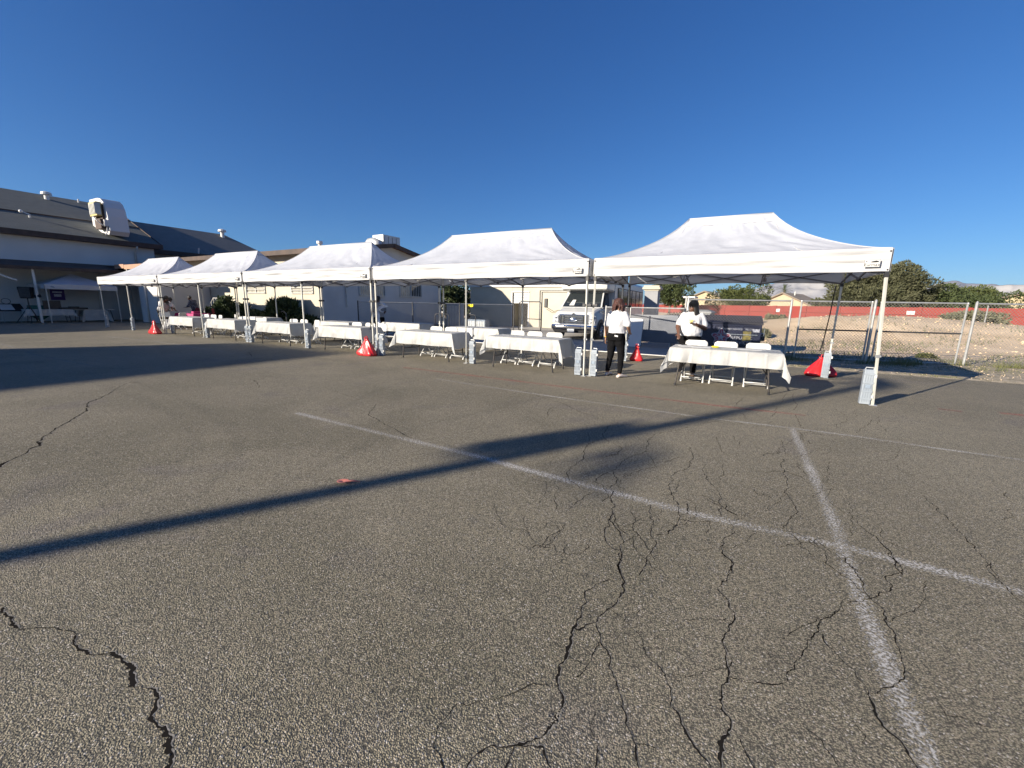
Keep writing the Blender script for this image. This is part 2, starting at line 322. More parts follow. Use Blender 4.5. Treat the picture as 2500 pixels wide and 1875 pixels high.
MT['teal']=mat('teal_cloth',(.02,.12,.11),.8)
MT['purple']=mat('purple_banner',(.04,.015,.12),.8)
MT['cable']=mat('black_strap',(.01,.01,.011),.8)

# ------------------------------------------------------------------ ground
def nse(x,y,s,seed=0): return noise.noise(Vector((x*s+seed*17.3,y*s-seed*5.1,seed*3.7)))
def smooth(a,b,x):
    t=max(0,min(1,(x-a)/(b-a))); return t*t*(3-2*t)
EDGE=4.78
def lot_h(x,y):
    "height of the desert lot behind the fence"
    u=y-(7.2+.28*x)                      # beyond the fence line
    if x<-6: u=min(u,y-26)
    k=smooth(1.5,14,u)*(1-smooth(62,80,y+.0*x))
    h=0
    if k>0:
        m=max(0,nse(x,y,.09,1)+.22)*1.9+max(0,nse(x,y,.21,2))*1.0+nse(x,y,.8,3)*.16
        ridge=math.exp(-((u-18)/7.5)**2)*(.62+.9*nse(x,y,.11,5)+.75*math.exp(-((x-5)/5)**2))
        h=k*(m*.36+.06+ridge+.09*nse(x,y,2.4,4)+.14*abs(nse(x,y,.7,8)))
    return -.03+h*.86
xs=[-2500,-900,-400,-200,-120,-80,-60,-40]+list(np.arange(-26,60,.62))+list(np.arange(60,110,2.0))+[130,170,250,500,1200,4000]
ys=[-900,-200,-60,-20,0,3.2]+list(np.arange(4.6,40,.6))+list(np.arange(40,100,1.5))+[110,130,170,260,500,1000,2500,6000]
mg=M(); nx,ny=len(xs),len(ys)
vs=[(x,y,lot_h(x,y) if (-26<=x<=110 and 4.6<=y<=100) else -.03) for y in ys for x in xs]
mg.add(vs,[(j*nx+i,j*nx+i+1,(j+1)*nx+i+1,(j+1)*nx+i) for j in range(ny-1) for i in range(nx-1)])
tag(mg.build('ground',MT['dirt'],smooth=True),kind='structure')
# asphalt lot: one sheet, ragged far edge
ma_=M(); N_=90
edge=[]
for i in range(N_+1):
    x=-3.0+ (46+3)*i/N_; edge.append((x,EDGE+.10*nse(x,0,.9,9)+.05*nse(x,0,4,9)-.018*max(0,x)))
poly=[(-60,-40,0),(46,-40,0)]+[(x,y,0) for x,y in edge[::-1]]+[(-3.0,30,0),(-60,30,0)]
ma_.add(poly,[tuple(range(len(poly)))])
tag(ma_.build('asphalt_lot',MT['asphalt']),kind='structure')
# concrete pad behind the tents with a flush kerb strip
mc=M(); mc.bb(-17.2,-2.6,5.30,30,-.1,.006); tag(mc.build('concrete_pad',MT['concrete']),kind='structure')
mc=M(); mc.bb(-17.2,-2.6,5.13,5.30,-.1,.022); tag(mc.build('kerb_strip',MT['white']),kind='structure')
# gravelly strip of dead leaves and grit past the asphalt edge
mg2=M()
def gs(u,v):
    x=-2.55+u*46; y0=EDGE-.16-.018*max(0,x); y1=9.2+.25*x
    y=y0+(y1-y0)*v; return (x,y,-.004-.008*(1 if v==0 else 0)+ (.035*max(0,nse(x,y,1.3,6))+.02*nse(x,y,5,6)+.02 if 0<v<1 else -.02))
mg2.grid(150,26,gs); tag(mg2.build('gravel_verge',MT['gravel'],smooth=True),kind='structure')

# painted lines
def stripe(name,pts,w,m,z=.0004,world=False):
    P=[Vector(p) if world else g(*p) for p in pts]; Q=[]
    for a,b in zip(P[:-1],P[1:]):
        k=max(1,int((b-a).length/.25)); Q+=[a.lerp(b,i/k) for i in range(k)]
    Q.append(P[-1]); ms=M(); vs=[]; uv=[]
    for i,p in enumerate(Q):
        t=(Q[min(i+1,len(Q)-1)]-Q[max(i-1,0)]).normalized(); nrm=Vector((-t.y,t.x,0)); ww=w*(.5+.07*nse(p.x,p.y,3))
        vs+=[p+nrm*ww+Vector((0,0,z)),p-nrm*ww+Vector((0,0,z))]
    ms.add(vs,[(2*i,2*i+1,2*i+3,2*i+2) for i in range(len(Q)-1)])
    o=ms.build(name,m); uvl=o.data.uv_layers.new()
    for l in o.data.loops: uvl.data[l.index].uv=(0,l.vertex_index%2)
    return tag(o,kind='structure')
stripe('white_line',[(723,1008),(860,1041),(1187,1119),(1266,1142),(1695,1254),(2057,1334),(2500,1447)],.13,MT['white_paint'])
stripe('white_line',[(1066,925),(1234,951),(1433,980),(1600,1003),(1742,1022),(1925,1044),(2088,1065),(2292,1095),(2500,1123)],.09,MT['thin_paint'],.0005)
stripe('white_line',[(1934,1046),(1958,1099),(2007,1209),(2047,1307),(2062,1350),(2100,1464),(2145,1578),(2178,1659),(2222,1757),(2277,1890)],.12,MT['white_paint'],.0006)
stripe('red_line',[(985,897),(1162,918),(1342,940),(1600,972),(1783,994),(1966,1014)],.13,MT['red_paint'])
stripe('red_line',[(2290,998),(2350,1005)],.16,MT['red_paint']); stripe('red_line',[(2440,1008),(2520,1016)],.2,MT['red_paint'])
stripe('white_line',[(249,820),(398,836),(600,867)],.10,MT['white_paint']); stripe('white_line',[(0,838),(90,867),(253,898)],.10,MT['faint_paint'])
stripe('white_line',[(860,832),(1100,850),(1500,884),(1700,900)],.08,MT['faint_paint'])
MT['tyre']=worn_mat('faint_tyre_mark',(.10,.095,.085),.44,.66,30,.16)
for q_ in ([(250,940),(380,990),(463,1037),(482,1085),(398,1164),(250,1240)],[(330,930),(470,985),(560,1040),(585,1100),(500,1190),(330,1290)],[(1290,860),(1100,905),(930,950),(800,1010)],[(2490,1010),(2200,985),(1980,960)],[(2500,1060),(2250,1030),(2050,1005)],[(1700,930),(1300,975),(950,1060),(700,1180),(500,1350)]): stripe('tyre_mark',q_,.20,MT['tyre'],.0002)
# oil and wear blots
st_=M(); st_.mi=0
for (x,y,a) in [(1110,1426,.05),(1240,1446,.035),(1422,1400,.05),(2100,1262,.05),(1978,1322,.06),(1990,1059,.10),(333,934,.10),(1322,1174,.035),(2290,930,.7),(1145,964,.06)]:
    c=g(x,y,.0003); st_.add([c+Vector((a*math.cos(t)*(1+.25*nse(t,a,2)),a*.55*math.sin(t),0)) for t in [k*math.pi/9 for k in range(18)]],[tuple(range(18))])
tag(st_.build('oil_spots',worn_mat('oil_stain',(.03,.028,.026),.30,.95,25)),kind='structure')
# cracks
CR2=[ # offx, offy, scale, width, points
(0,1350,2.765,.021,[(20,370),(45,430),(80,480),(120,510)]),
(0,1350,2.765,.006,[(120,510),(200,512),(330,508),(440,522),(520,548)]),
(0,1350,2.765,.017,[(520,548),(495,590),(520,635),(580,660),(640,690)]),(0,1350,2.765,.007,[(640,690),(690,684),(740,672)]),
(0,1350,2.765,.027,[(740,672),(800,705),(850,750),(905,780),(890,830),(905,905)]),(0,1350,2.765,.010,[(905,905),(990,915)]),
(0,1350,2.765,.026,[(990,915),(1050,950),(1050,1020),(1025,1090),(1060,1170),(1120,1200),(1125,1290),(1160,1370),(1120,1480)]),
(800,1350,2.765,.012,[(1970,0),(1985,50),(1960,90),(1995,180),(1975,270),(1955,330),(1880,390),(1820,440),(1810,470)]),
(800,1350,2.765,.009,[(1910,180),(1810,210),(1740,260),(1750,330),(1710,400),(1680,470)]),
(800,1350,2.765,.016,[(1680,470),(1650,560),(1620,640),(1610,700),(1560,760),(1545,850),(1565,930),(1590,990),(1580,1050)]),
(800,1350,2.765,.030,[(1580,1050),(1540,1110),(1510,1160),(1450,1240)]),
(800,1350,2.765,.012,[(1450,1240),(1390,1262),(1330,1290),(1260,1300),(1190,1310),(1100,1300),(1040,1340),(960,1410),(925,1470)]),
(800,1350,2.765,.010,[(1810,470),(1835,540),(1850,620),(1910,710),(1900,780),(1950,870),(1990,1000),(2010,1150),(2060,1250),(2080,1300),(2100,1470)]),
(800,1350,2.765,.009,[(1650,500),(1700,520),(1760,480),(1810,470)]),(800,1350,2.765,.005,[(1545,900),(1470,885),(1390,880),(1250,950),(1100,990),(880,1010)]),
(800,1350,2.765,.007,[(880,1010),(800,1110),(735,1200),(715,1290),(760,1370),(785,1475)]),
(800,1350,2.765,.006,[(1610,700),(1660,720),(1720,750)]),(800,1350,2.765,.008,[(1660,845),(1780,720),(1810,640),(1835,600)]),
(800,1350,2.765,.010,[(1260,1300),(1240,1360),(1170,1470)]),(800,1350,2.765,.009,[(1260,1295),(1380,1300),(1450,1310),(1470,1380),(1510,1470)]),
(800,1350,2.765,.006,[(2212,750),(2150,690),(2120,580),(2080,530),(1990,440),(1920,390)]),(800,1350,2.765,.006,[(2080,1285),(2160,1300),(2230,1330)]),
(800,1350,2.765,.010,[(1825,1300),(1815,1380),(1800,1470)]),(800,1350,2.765,.004,[(1740,380),(1770,420),(1775,470)]),(800,1350,2.765,.004,[(1810,1075),(1775,1160),(1790,1240)]),
(1600,1350,2.458,.011,[(400,0),(455,50),(430,140),(370,210),(440,310),(470,410),(410,510),(420,640),(435,745)]),
(1600,1350,2.458,.016,[(435,745),(395,800),(395,940),(455,1020),(440,1090),(390,1150),(380,1310)]),
(1600,1350,2.458,.010,[(0,660),(60,730),(90,850),(90,920),(150,1000),(200,1110),(240,1170),(340,1310)]),
(1600,1350,2.458,.008,[(435,745),(580,785),(720,790),(800,710),(850,640),(910,570),(915,520),(980,430),(1050,390),(1135,345),(1115,300),(1250,285),(1330,265),(1405,230),(1380,140),(1480,120),(1470,80),(1410,0)]),
(1600,1350,2.458,.006,[(1000,480),(1080,600),(1200,710),(1270,810)]),(1600,1350,2.458,.012,[(1270,810),(1310,920),(1340,1000),(1400,1075),(1500,1170),(1585,1310)]),
(1600,1350,2.458,.009,[(1270,840),(1350,815),(1460,780),(1495,710),(1470,600),(1440,500),(1385,420),(1380,350),(1280,260),(1240,170),(1140,40),(1110,0)]),
(1600,1350,2.458,.009,[(1960,20),(2025,130),(2110,210),(2230,310)]),(1600,1350,2.458,.006,[(480,1090),(540,1200),(610,1310)]),
(1600,1350,2.458,.004,[(780,870),(860,990),(1000,1130),(1110,1300)]),(1600,1350,2.458,.004,[(660,580),(740,670),(800,740)]),(1600,1350,2.458,.004,[(260,850),(390,940)]),(1600,1350,2.458,.004,[(60,730),(170,790)]),
(1600,1350,2.458,.004,[(1200,1020),(1260,1100),(1240,1160)]),
(800,900,2.765,.008,[(1910,380),(1855,440),(1880,480),(1990,540),(1960,580),(1850,600)]),
(800,900,2.765,.011,[(1805,490),(1740,540),(1730,610),(1650,660),(1610,710),(1640,760),(1710,810)]),(800,900,2.765,.005,[(1700,415),(1760,440),(1770,490)]),
(800,900,2.765,.009,[(2212,440),(2170,470),(2150,560),(2040,600),(1950,670),(1850,720),(1780,770)]),(800,900,2.765,.007,[(1630,950),(1700,890),(1790,840)]),
(800,900,2.765,.012,[(1920,680),(1950,740),(1920,790),(1930,830),(1905,870),(1940,930),(1910,1000),(1870,1090),(1875,1160),(1920,1210),(1970,1230)]),
(800,900,2.765,.014,[(1910,1010),(1960,1090),(2000,1170),(1970,1200),(1985,1260),(1960,1330),(1970,1382)]),
(800,900,2.765,.008,[(2000,1170),(2110,1130),(2060,1090),(2050,970)]),(800,900,2.765,.007,[(2212,660),(2130,680),(2050,700),(2000,740)]),(800,900,2.765,.007,[(2170,590),(2212,660)]),
(800,900,2.765,.009,[(2180,920),(2200,1050),(2190,1230),(2150,1320),(2100,1400)]),(800,900,2.765,.005,[(1990,875),(1975,920),(1940,930)]),
(800,900,2.765,.011,[(325,240),(275,310),(380,370),(460,410),(520,450),(570,465)]),(800,900,2.765,.007,[(50,150),(140,185),(220,210)]),
(800,900,2.765,.007,[(1180,105),(1300,140),(1430,190),(1600,240),(1700,290),(1800,325),(1920,370),(1980,405)]),(800,900,2.765,.005,[(1470,760),(1480,820),(1430,930)]),
(1600,900,2.458,.009,[(205,470),(225,540),(205,590),(90,650),(85,690),(110,770),(140,860),(130,930),(80,990),(0,1000)]),(1600,900,2.458,.009,[(190,810),(195,870),(140,880)]),
(1600,900,2.458,.006,[(405,570),(410,640),(395,670)]),(1600,900,2.458,.009,[(290,630),(320,680),(370,720),(395,780),(380,850),(395,890)]),
(1600,900,2.458,.010,[(450,910),(470,950),(465,990),(400,1030),(390,1070),(400,1110),(460,1160),(440,1229)]),
(1600,900,2.458,.007,[(760,430),(765,470),(730,510)]),(1600,900,2.458,.009,[(775,540),(750,590),(790,670),(795,760),(860,860),(810,900),(760,960)]),
(1600,900,2.458,.006,[(850,580),(920,640),(980,700)]),(1600,900,2.458,.006,[(1045,560),(1030,620),(1050,730),(1035,760),(1045,800),(1160,880)]),
(1600,900,2.458,.010,[(1210,910),(1215,930),(1330,1010),(1390,1080),(1450,1160),(1480,1240)]),
(1600,900,2.458,.010,[(1600,760),(1690,840),(1760,910),(1840,990),(1870,1040),(1910,1060),(1960,1130),(2020,1210),(2060,1260)]),
(1600,900,2.458,.007,[(1080,240),(1150,290),(1140,320),(1090,330),(1085,355)]),(1600,900,2.458,.007,[(870,430),(880,400),(930,370)]),(1600,900,2.458,.007,[(830,270),(860,320),(885,360)]),
(1600,900,2.458,.008,[(520,175),(490,215),(470,230)]),(1600,900,2.458,.007,[(795,150),(770,190),(740,220)]),(1600,900,2.458,.008,[(835,150),(835,200),(850,220),(830,250)]),
(1600,900,2.458,.006,[(20,390),(250,340),(430,305),(560,345)]),(1600,900,2.458,.006,[(970,1040),(1080,1110),(1160,1170),(1220,1229)]),(1600,900,2.458,.005,[(310,900),(330,950),(300,990)]),
(0,820,2.765,.034,[(-40,910),(0,885),(50,850),(140,810),(200,765),(275,740),(265,710),(290,685)]),(0,820,2.765,.026,[(290,685),(350,660),(365,630),(470,580),(500,550),(590,505),(585,460)]),
(0,820,2.765,.018,[(585,460),(650,430),(730,395),(760,375)]),(0,820,2.765,.010,[(760,375),(820,335),(900,305)]),
(0,820,2.765,.022,[(1680,110),(1700,140)]),(0,820,2.765,.016,[(1680,115),(1720,98),(1840,95)]),(0,820,2.765,.012,[(1690,290),(1730,310),(1750,350)]),(0,820,2.765,.010,[(1790,285),(1720,305)]),
(1600,900,2.458,.006,[(2100,740),(2140,790),(2160,800)]),(1600,900,2.458,.006,[(2130,840),(2150,890),(2080,910)]),(1600,900,2.458,.005,[(1450,580),(1480,620),(1550,640)]),
]
rh=random.Random(77)
for _ in range(52):      # hairline branches in the crazed zone
    x,y=rh.uniform(1250,2200),rh.uniform(985,1330); a=rh.choice((1.2,1.5,1.9,2.6,.5))+rh.gauss(0,.3); pts=[(x,y)]
    for k in range(rh.randint(3,7)):
        st=rh.uniform(14,34)*(y-900)/330; a+=rh.gauss(0,.55); x+=math.cos(a)*st; y+=math.sin(a)*st*.62; y=max(975,y); pts.append((x,y))
    CR2.append((0,0,1,rh.choice((.005,.006,.008)),pts))
for _ in range(7):
    x,y=rh.uniform(1500,2450),rh.uniform(1250,1750); a=rh.uniform(0,6.28); pts=[(x,y)]
    for k in range(rh.randint(3,6)): a+=rh.gauss(0,.5); x+=math.cos(a)*38; y+=math.sin(a)*26; pts.append((x,y))
    CR2.append((0,0,1,.0045,pts))
rc=random.Random(3); mk=M(); me_=M()
for ox,oy,sc,wd,pts in CR2:
    P=[g(ox+x/sc,oy+y/sc) for x,y in pts]; Q=[]
    def frac(a,b,d):
        L=(b-a).length
        if L<.013 or d>8: Q.append(a); return
        t=(b-a)/L; m=a.lerp(b,rc.uniform(.4,.6))+Vector((-t.y,t.x,0))*rc.gauss(0,.085)*min(L,.12)
        frac(a,m,d+1); frac(m,b,d+1)
    for a,b in zip(P[:-1],P[1:]): frac(a,b,0)
    Q.append(P[-1]); vs=[]; ve=[]
    for i,p in enumerate(Q):
        t=(Q[min(i+1,len(Q)-1)]-Q[max(i-1,0)]); t=t.normalized() if t.length>1e-6 else Vector((1,0,0)); nn=Vector((-t.y,t.x,0))
        fade=min(1,(i+1)/3,(len(Q)-i)/3) if len(Q)>6 else .7
        ww=wd*.37*fade*max(.30,.42+.75*rc.random()**1.6+.8*nse(p.x,p.y,16,3)+.45*nse(p.x,p.y,4,4))
        vs+=[p+nn*ww+Vector((0,0,.0010)),p-nn*ww*rc.uniform(.6,1.3)+Vector((0,0,.0010))]
        if wd>.008:
            e2=ww+wd*.30*abs(nse(p.x,p.y,30,6))+wd*.05; sd=1 if nn.x*.5+nn.y*.86>0 else -1  # pale crumbled rim on the sun-facing side only, a highlight put into colour
            ve+=[p+nn*sd*ww*.8+Vector((0,0,.0008)),p+nn*sd*e2*1.15+Vector((0,0,.0008))]
    mk.add(vs,[(2*i,2*i+1,2*i+3,2*i+2) for i in range(len(Q)-1)])
    if ve: me_.add(ve,[(2*i,2*i+1,2*i+3,2*i+2) for i in range(len(Q)-1) if rc.random()<.9])
# loose crumbs along the widest crack
mk2=M()
for _ in range(70):
    if rc.random()<.7: t=rc.random(); c=g(800+(1585-150*t+rc.gauss(0,14))/2.765,1350+(1050+190*t)/2.765); 
    else: c=g(800+rc.uniform(1380,1640)/2.765,1350+rc.uniform(980,1330)/2.765)
    s=rc.uniform(.0015,.0038); mk2.ball(c+Vector((0,0,s*.4)),(s,s*rc.uniform(.6,1),s*.6),5,4)
for _ in range(120):
    c=g(rc.uniform(0,2500),rc.uniform(950,1860)); s=rc.uniform(.002,.0045); mk2.ball(c+Vector((0,0,s*.3)),(s,s,s*.6),5,4)
tag(mk.build('pavement_cracks',MT['crack']),kind='structure'); tag(me_.build('sunlit_crack_edges',MT['crumb_lit_edge']),kind='structure')
tag(mk2.build('loose_grit',MT['crumb_lit_edge']),kind='stuff')
# hills on the horizon
def ridge_mesh(name,prof,dist,depth,seed,hs=1.0):
    m_=M(); n=460; rows=64
    x0,x1=prof[0][0],prof[-1][0]
    def H(px):
        for (a,ya),(b,yb) in zip(prof[:-1],prof[1:]):
            if a<=px<=b: t=(px-a)/(b-a); return ya+(yb-ya)*t
        return 0
    def fn(u,v):
        px=x0+(x1-x0)*u; top=H(px)*hs; d=dist+depth*v
        base=away(px,1); base=Vector((base.x-CAM[0],base.y-CAM[1],0)).normalized(); p=Vector((CAM[0],CAM[1],0))+base*d
        prof_=min(1,(v/.62))**1.25 if v<.62 else max(0,1-(v-.62)/.38)
        rid=abs(noise.noise(Vector((p.x*.0016,p.y*.0016,seed))))*1.1+abs(noise.noise(Vector((p.x*.005,p.y*.005,seed+4))))*.5+noise.noise(Vector((p.x*.015,p.y*.015,seed+9)))*.16
        edge=min(1,u*9,(1-u)*9)
        h=top*dist*1.12/1000*prof_*(1-.62*rid*(1-prof_**5*.80))*edge*(1+.030*noise.noise(Vector((p.x*.012,p.y*.012,seed+20)))+.015*noise.noise(Vector((p.x*.04,p.y*.04,seed+30))))
        return (p.x,p.y,h-3)
    m_.grid(n,rows,fn); return tag(m_.build(name,MT['rock'],smooth=True),kind='structure')
ridge_mesh('far_hills',[(1500,30),(1620,44),(1680,46),(1734,50),(1775,58),(1850,60),(1930,66),(2060,64),(2160,60),(2220,62),(2262,72),(2290,80),(2320,82),(2345,76),(2380,76),(2440,66),(2500,58),(2620,52),(2800,40)],4600,1500,2.3,.74)
ridge_mesh('near_hills',[(1700,20),(1780,38),(1815,52),(1850,70),(1900,86),(1960,92),(2020,84),(2080,62),(2150,44),(2240,34),(2310,42),(2370,58),(2420,66),(2470,68),(2540,70),(2700,60)],3300,1000,7.7,.80)
ridge_mesh('valley_hills',[(1050,20),(1080,30),(1098,42),(1120,30),(1160,20),(1200,10)],4200,900,5.5)

# ------------------------------------------------------------------ buildings
def roofquad(m_,pts): m_.add(pts,[(0,1,2,3)] if len(pts)==4 else [tuple(range(len(pts)))])
def uvplane(o):
    "roof UVs: along the slope, in metres"
    uvl=o.data.uv_layers.new()
    for p in o.data.polygons:
        n=p.normal; a=Vector((0,0,1)).cross(n); a=a.normalized() if a.length>1e-3 else Vector((1,0,0)); b=n.cross(a)
        for li in p.loop_indices:
            v=o.data.vertices[o.data.loops[li].vertex_index].co; uvl.data[li].uv=(v.dot(a),v.dot(b))
    return o
def gable_roof(x0,x1,y0,y1,ze,zr,axis='y',t=.16,xr=None):
    "slab roof; axis = ridge direction"
    m_=M()
    if axis=='y':
        xr=(x0+x1)/2 if xr is None else xr
        m_.prism([(x0,ze),(xr,zr),(x1,ze),(x1,ze-t),(xr,zr-t),(x0,ze-t)],'y',y0,y1)
    else:
        yr=(y0+y1)/2 if xr is None else xr
        m_.prism([(y0,ze),(yr,zr),(y1,ze),(y1,ze-t),(yr,zr-t),(y0,ze-t)],'x',x0,x1)
    return m_
# main hall on the left
T=thing('hall_building','large white stucco hall with a steep grey shingle roof at the far left','building',(0,0,0))
WX=-38.6
m_=M(); m_.prism([(WX-14,0),(WX,0),(WX,5.22),(WX-7,8.25),(WX-14,5.22)],'y',-22,6.0); m_.bb(-52,WX-.01,-27,-13,0,8.1); m_.build('wall',MT['stucco_white'],T)  # second box: unseen taller part added to widen the hall's shade
rm=gable_roof(WX-14.6,WX+.45,-22.5,6.3,5.12,8.45,'y',.14); rf=uvplane(rm.build('roof',MT['shingle'],T))
m_=M(); m_.bb(WX+.45,WX+.53,-22.5,6.36,4.86,5.16); m_.bb(WX-.02,WX+.46,-22.5,6.3,4.86,4.92); m_.bar((WX+.45,6.34,5.02),(WX-7,6.34,8.36),.05,.26); m_.build('fascia',MT['fascia'],rf)
m_=M(); m_.tube([(WX+.5,4.9,4.9),(WX+.4,4.9,4.7),(WX+.1,4.9,4.5),(WX+.08,4.9,3.2)],.055,8); m_.build('downspout',MT['white'],T,smooth=True)
m_=M(); m_.bb(WX-2.72,WX-2.64,-22.5,6.3,6.50,6.56); m_.build('roof_seam',MT['fascia'],rf)
def vent(x,y,z,s,parent,cap=True):
    v=M(); v.cyl((x,y,z-.3),(x,y,z+.45*s),.16*s,12)
    if cap: v.cyl((x,y,z+.42*s),(x,y,z+.60*s),.34*s,14,.30*s); v.cyl((x,y,z+.60*s),(x,y,z+.66*s),.30*s,14,.12*s)
    v.build('roof_vent',MT['duct'],parent,smooth=False)
vent(WX-6.2,2.75,8.0,.85,rf)
def pipe(x,y,z,h,parent,side=0):
    v=M(); v.cyl((x,y,z-.3),(x,y,z+h),.05,8)
    if side: v.bar((x,y,z+h),(x-.1,y-side,z+h+.12),.07); v.ball((x-.1,y-side,z+h+.12),.1,8,6)
    v.build('vent_pipe',MT['duct'],parent)
pipe(WX-6.6,4.45,8.2,.28,rf); pipe(WX-1.9,0.75,6.0,.35,rf,.3)
# wing beyond the hall
T=thing('hall_wing','lower grey-roofed wing joined behind the large hall','building')
m_=M(); m_.bb(-50,-40.2,6.0,15.4,0,5.0); m_.build('wall',MT['stucco_white'],T)
rm=M(); xr=-43.6; zr=7.25
roofquad(rm,[(-39.6,6.02,4.95),(-39.6,16.2,4.95),(xr,13.3,zr),(xr,6.02,zr)])
roofquad(rm,[(-51,16.2,4.95),(-51,6.02,4.95),(xr,6.02,zr),(xr,13.3,zr)])
rm.add([(-39.6,16.2,4.95),(-51,16.2,4.95),(xr,13.3,zr)],[(0,1,2)])
rf=uvplane(rm.build('roof',MT['shingle_l'],T)); 
m_=M(); m_.bb(-39.62,-39.54,6.02,16.2,4.66,4.97); m_.bar((-39.6,16.2,4.83),(-51,16.2,4.83),.06,.26); m_.build('fascia',MT['fascia'],rf); vent(xr+.5,12.95,7.0,.95,rf)
m_=M(); m_.tube([(-39.7,9.3,4.5),(-39.7,9.3,5.0),(-39.6,9.3,5.4)],.05,8); m_.build('vent_pipe',MT['duct'],T)
# swamp cooler and duct on the hall roof
T=thing('rooftop_cooler','big white curved air duct with a yellowed cooler box on the hall roof','cooler')
m_=M(); y0,y1=3.62,4.62
prof=[(-40.6,5.9),(-38.3,5.45),(-38.05,5.7),(-38.12,6.6),(-38.25,7.15),(-38.5,7.5),(-38.85,7.72),(-39.3,7.8),(-40.6,7.8)]
m_.prism(prof,'y',y0,y1); m_.build('duct',MT['duct'],T,bevel=.02)
m_=M(); m_.bb(-39.6,-38.5,3.24,3.54,6.6,7.45); m_.build('cooler_box',MT['coolyellow'],T,bevel=.02)
m_=M()
for k in range(5): m_.bb(-39.5+.2*k,-39.4+.2*k,3.21,3.24,6.7,7.35)
m_.bb(-38.5,-38.47,3.16,3.46,6.68,7.38); m_.build('louvre',MT['sheet'],T)
m_=M(); m_.bb(-38.35,-38.1,3.42,3.68,5.95,6.35); m_.build('junction_box',MT['white'],T)
m_=M(); m_.tube([(-38.5,3.05,6.5),(-38.3,3.15,6.2),(-38.2,3.35,6.0),(-38.2,3.5,6.0)],.03,8); m_.tube([(-38.2,3.55,5.95),(-38.15,3.5,5.6),(-38.1,3.4,5.4)],.03,8); m_.build('conduit',MT['white'],T)
m_=M(); m_.bb(-39.6,-38.5,3.5,3.72,6.4,7.3); m_.bb(-39.2,-38.3,3.3,3.7,5.8,6.4); m_.build('bracket',MT['fascia'],T)
# patio cover in front of the hall
T=thing('patio_cover','dark brown lean-to patio cover along the hall wall','patio cover')
m_=M(); m_.add([(WX+.02,-3.0,3.45),(-35.6,-3.0,3.02),(-35.6,4.2,3.12),(WX+.02,4.2,3.55),(WX+.02,-3.0,3.31),(-35.6,-3.0,2.84),(-35.6,4.2,2.94),(WX+.02,4.2,3.41)],[(0,1,2,3),(7,6,5,4),(0,4,5,1),(1,5,6,2),(2,6,7,3),(3,7,4,0)]); m_.build('roof',MT['fascia'],T)
for y in (-.62,):
    m_=M(); m_.bb(-35.92,-35.82,y-.05,y+.05,0,2.9); m_.build('post',MT['white'],T)
m_=M(); m_.tube([(-35.62,-2.35,2.85),(-35.7,-2.2,2.7),(-35.88,-1.35,2.3),(-35.88,-1.24,2.28)],.06,8); m_.build('downspout',MT['white'],T,smooth=True)
# entrance block with the sunlit fascia corner
T=thing('entrance_porch','low grey stucco porch with a brown roof edge beside the hall','porch')
m_=M(); m_.bb(WX+.01,-34.6,4.4,6.1,0,3.2); m_.bb(-34.6,-32.0,3.4,6.1,0,3.2); m_.build('wall',MT['stucco_grey'],T)
m_=M(); m_.bb(-38.4,-31.7,3.0,6.0,3.2,3.42); rf=m_.build('roof',MT['fascia'],T)
m_=M(); m_.bb(-36.2,-34.9,2.94,3.0,3.22,3.46); m_.bb(-34.9,-31.6,2.95,3.0,3.16,3.42); m_.build('fascia',MT['fascia_lit'],rf)
m_=M(); m_.tube([(-35.0,3.1,3.2),(-35.0,3.15,3.0),(-34.2,3.3,2.85),(-33.6,3.34,2.5),(-33.6,3.34,0)],.05,8); m_.build('downspout',MT['white'],T,smooth=True)
m_=M(); m_.bb(-34.58,-34.5,4.0,4.3,1.5,2.6); m_.build('window',MT['glass'],T); m_=M(); m_.bb(-35.8,-35.2,4.36,4.41,1.6,2.7); m_.build('window',MT['glass'],T)
# long annex: front wall sunny, gable end towards the right in shade
T=thing('annex_building','long cream annex with barred windows and a shaded gable end','building')
GX=-21.2; AY=6.15; AB=16.1; RY=(AY+AB)/2
PG=[(AY,0),(AB,0),(AB,4.12),(RY,4.84),(AY,4.12)]
m_=M(); m_.prism(PG,'x',-39.0,GX); m_.build('wall',MT['stucco_cream'],T)
m_=M(); m_.prism(PG,'x',GX-.002,GX+.02); m_.build('gable_end',MT['stucco_grey'],T)
rm=gable_roof(-39.5,GX+.42,AY-.55,AB+.55,4.06,4.98,'x',.12); rf=uvplane(rm.build('roof',MT['rooftile'],T))
m_=M(); m_.bar((GX+.45,AY-.57,3.98),(GX+.45,RY+.02,4.90),.05,.24); m_.bar((GX+.45,RY-.02,4.90),(GX+.45,AB+.57,3.98),.05,.24); m_.bb(-39.5,GX+.44,AY-.63,AY-.57,3.84,4.08); m_.build('fascia',MT['fascia'],rf)
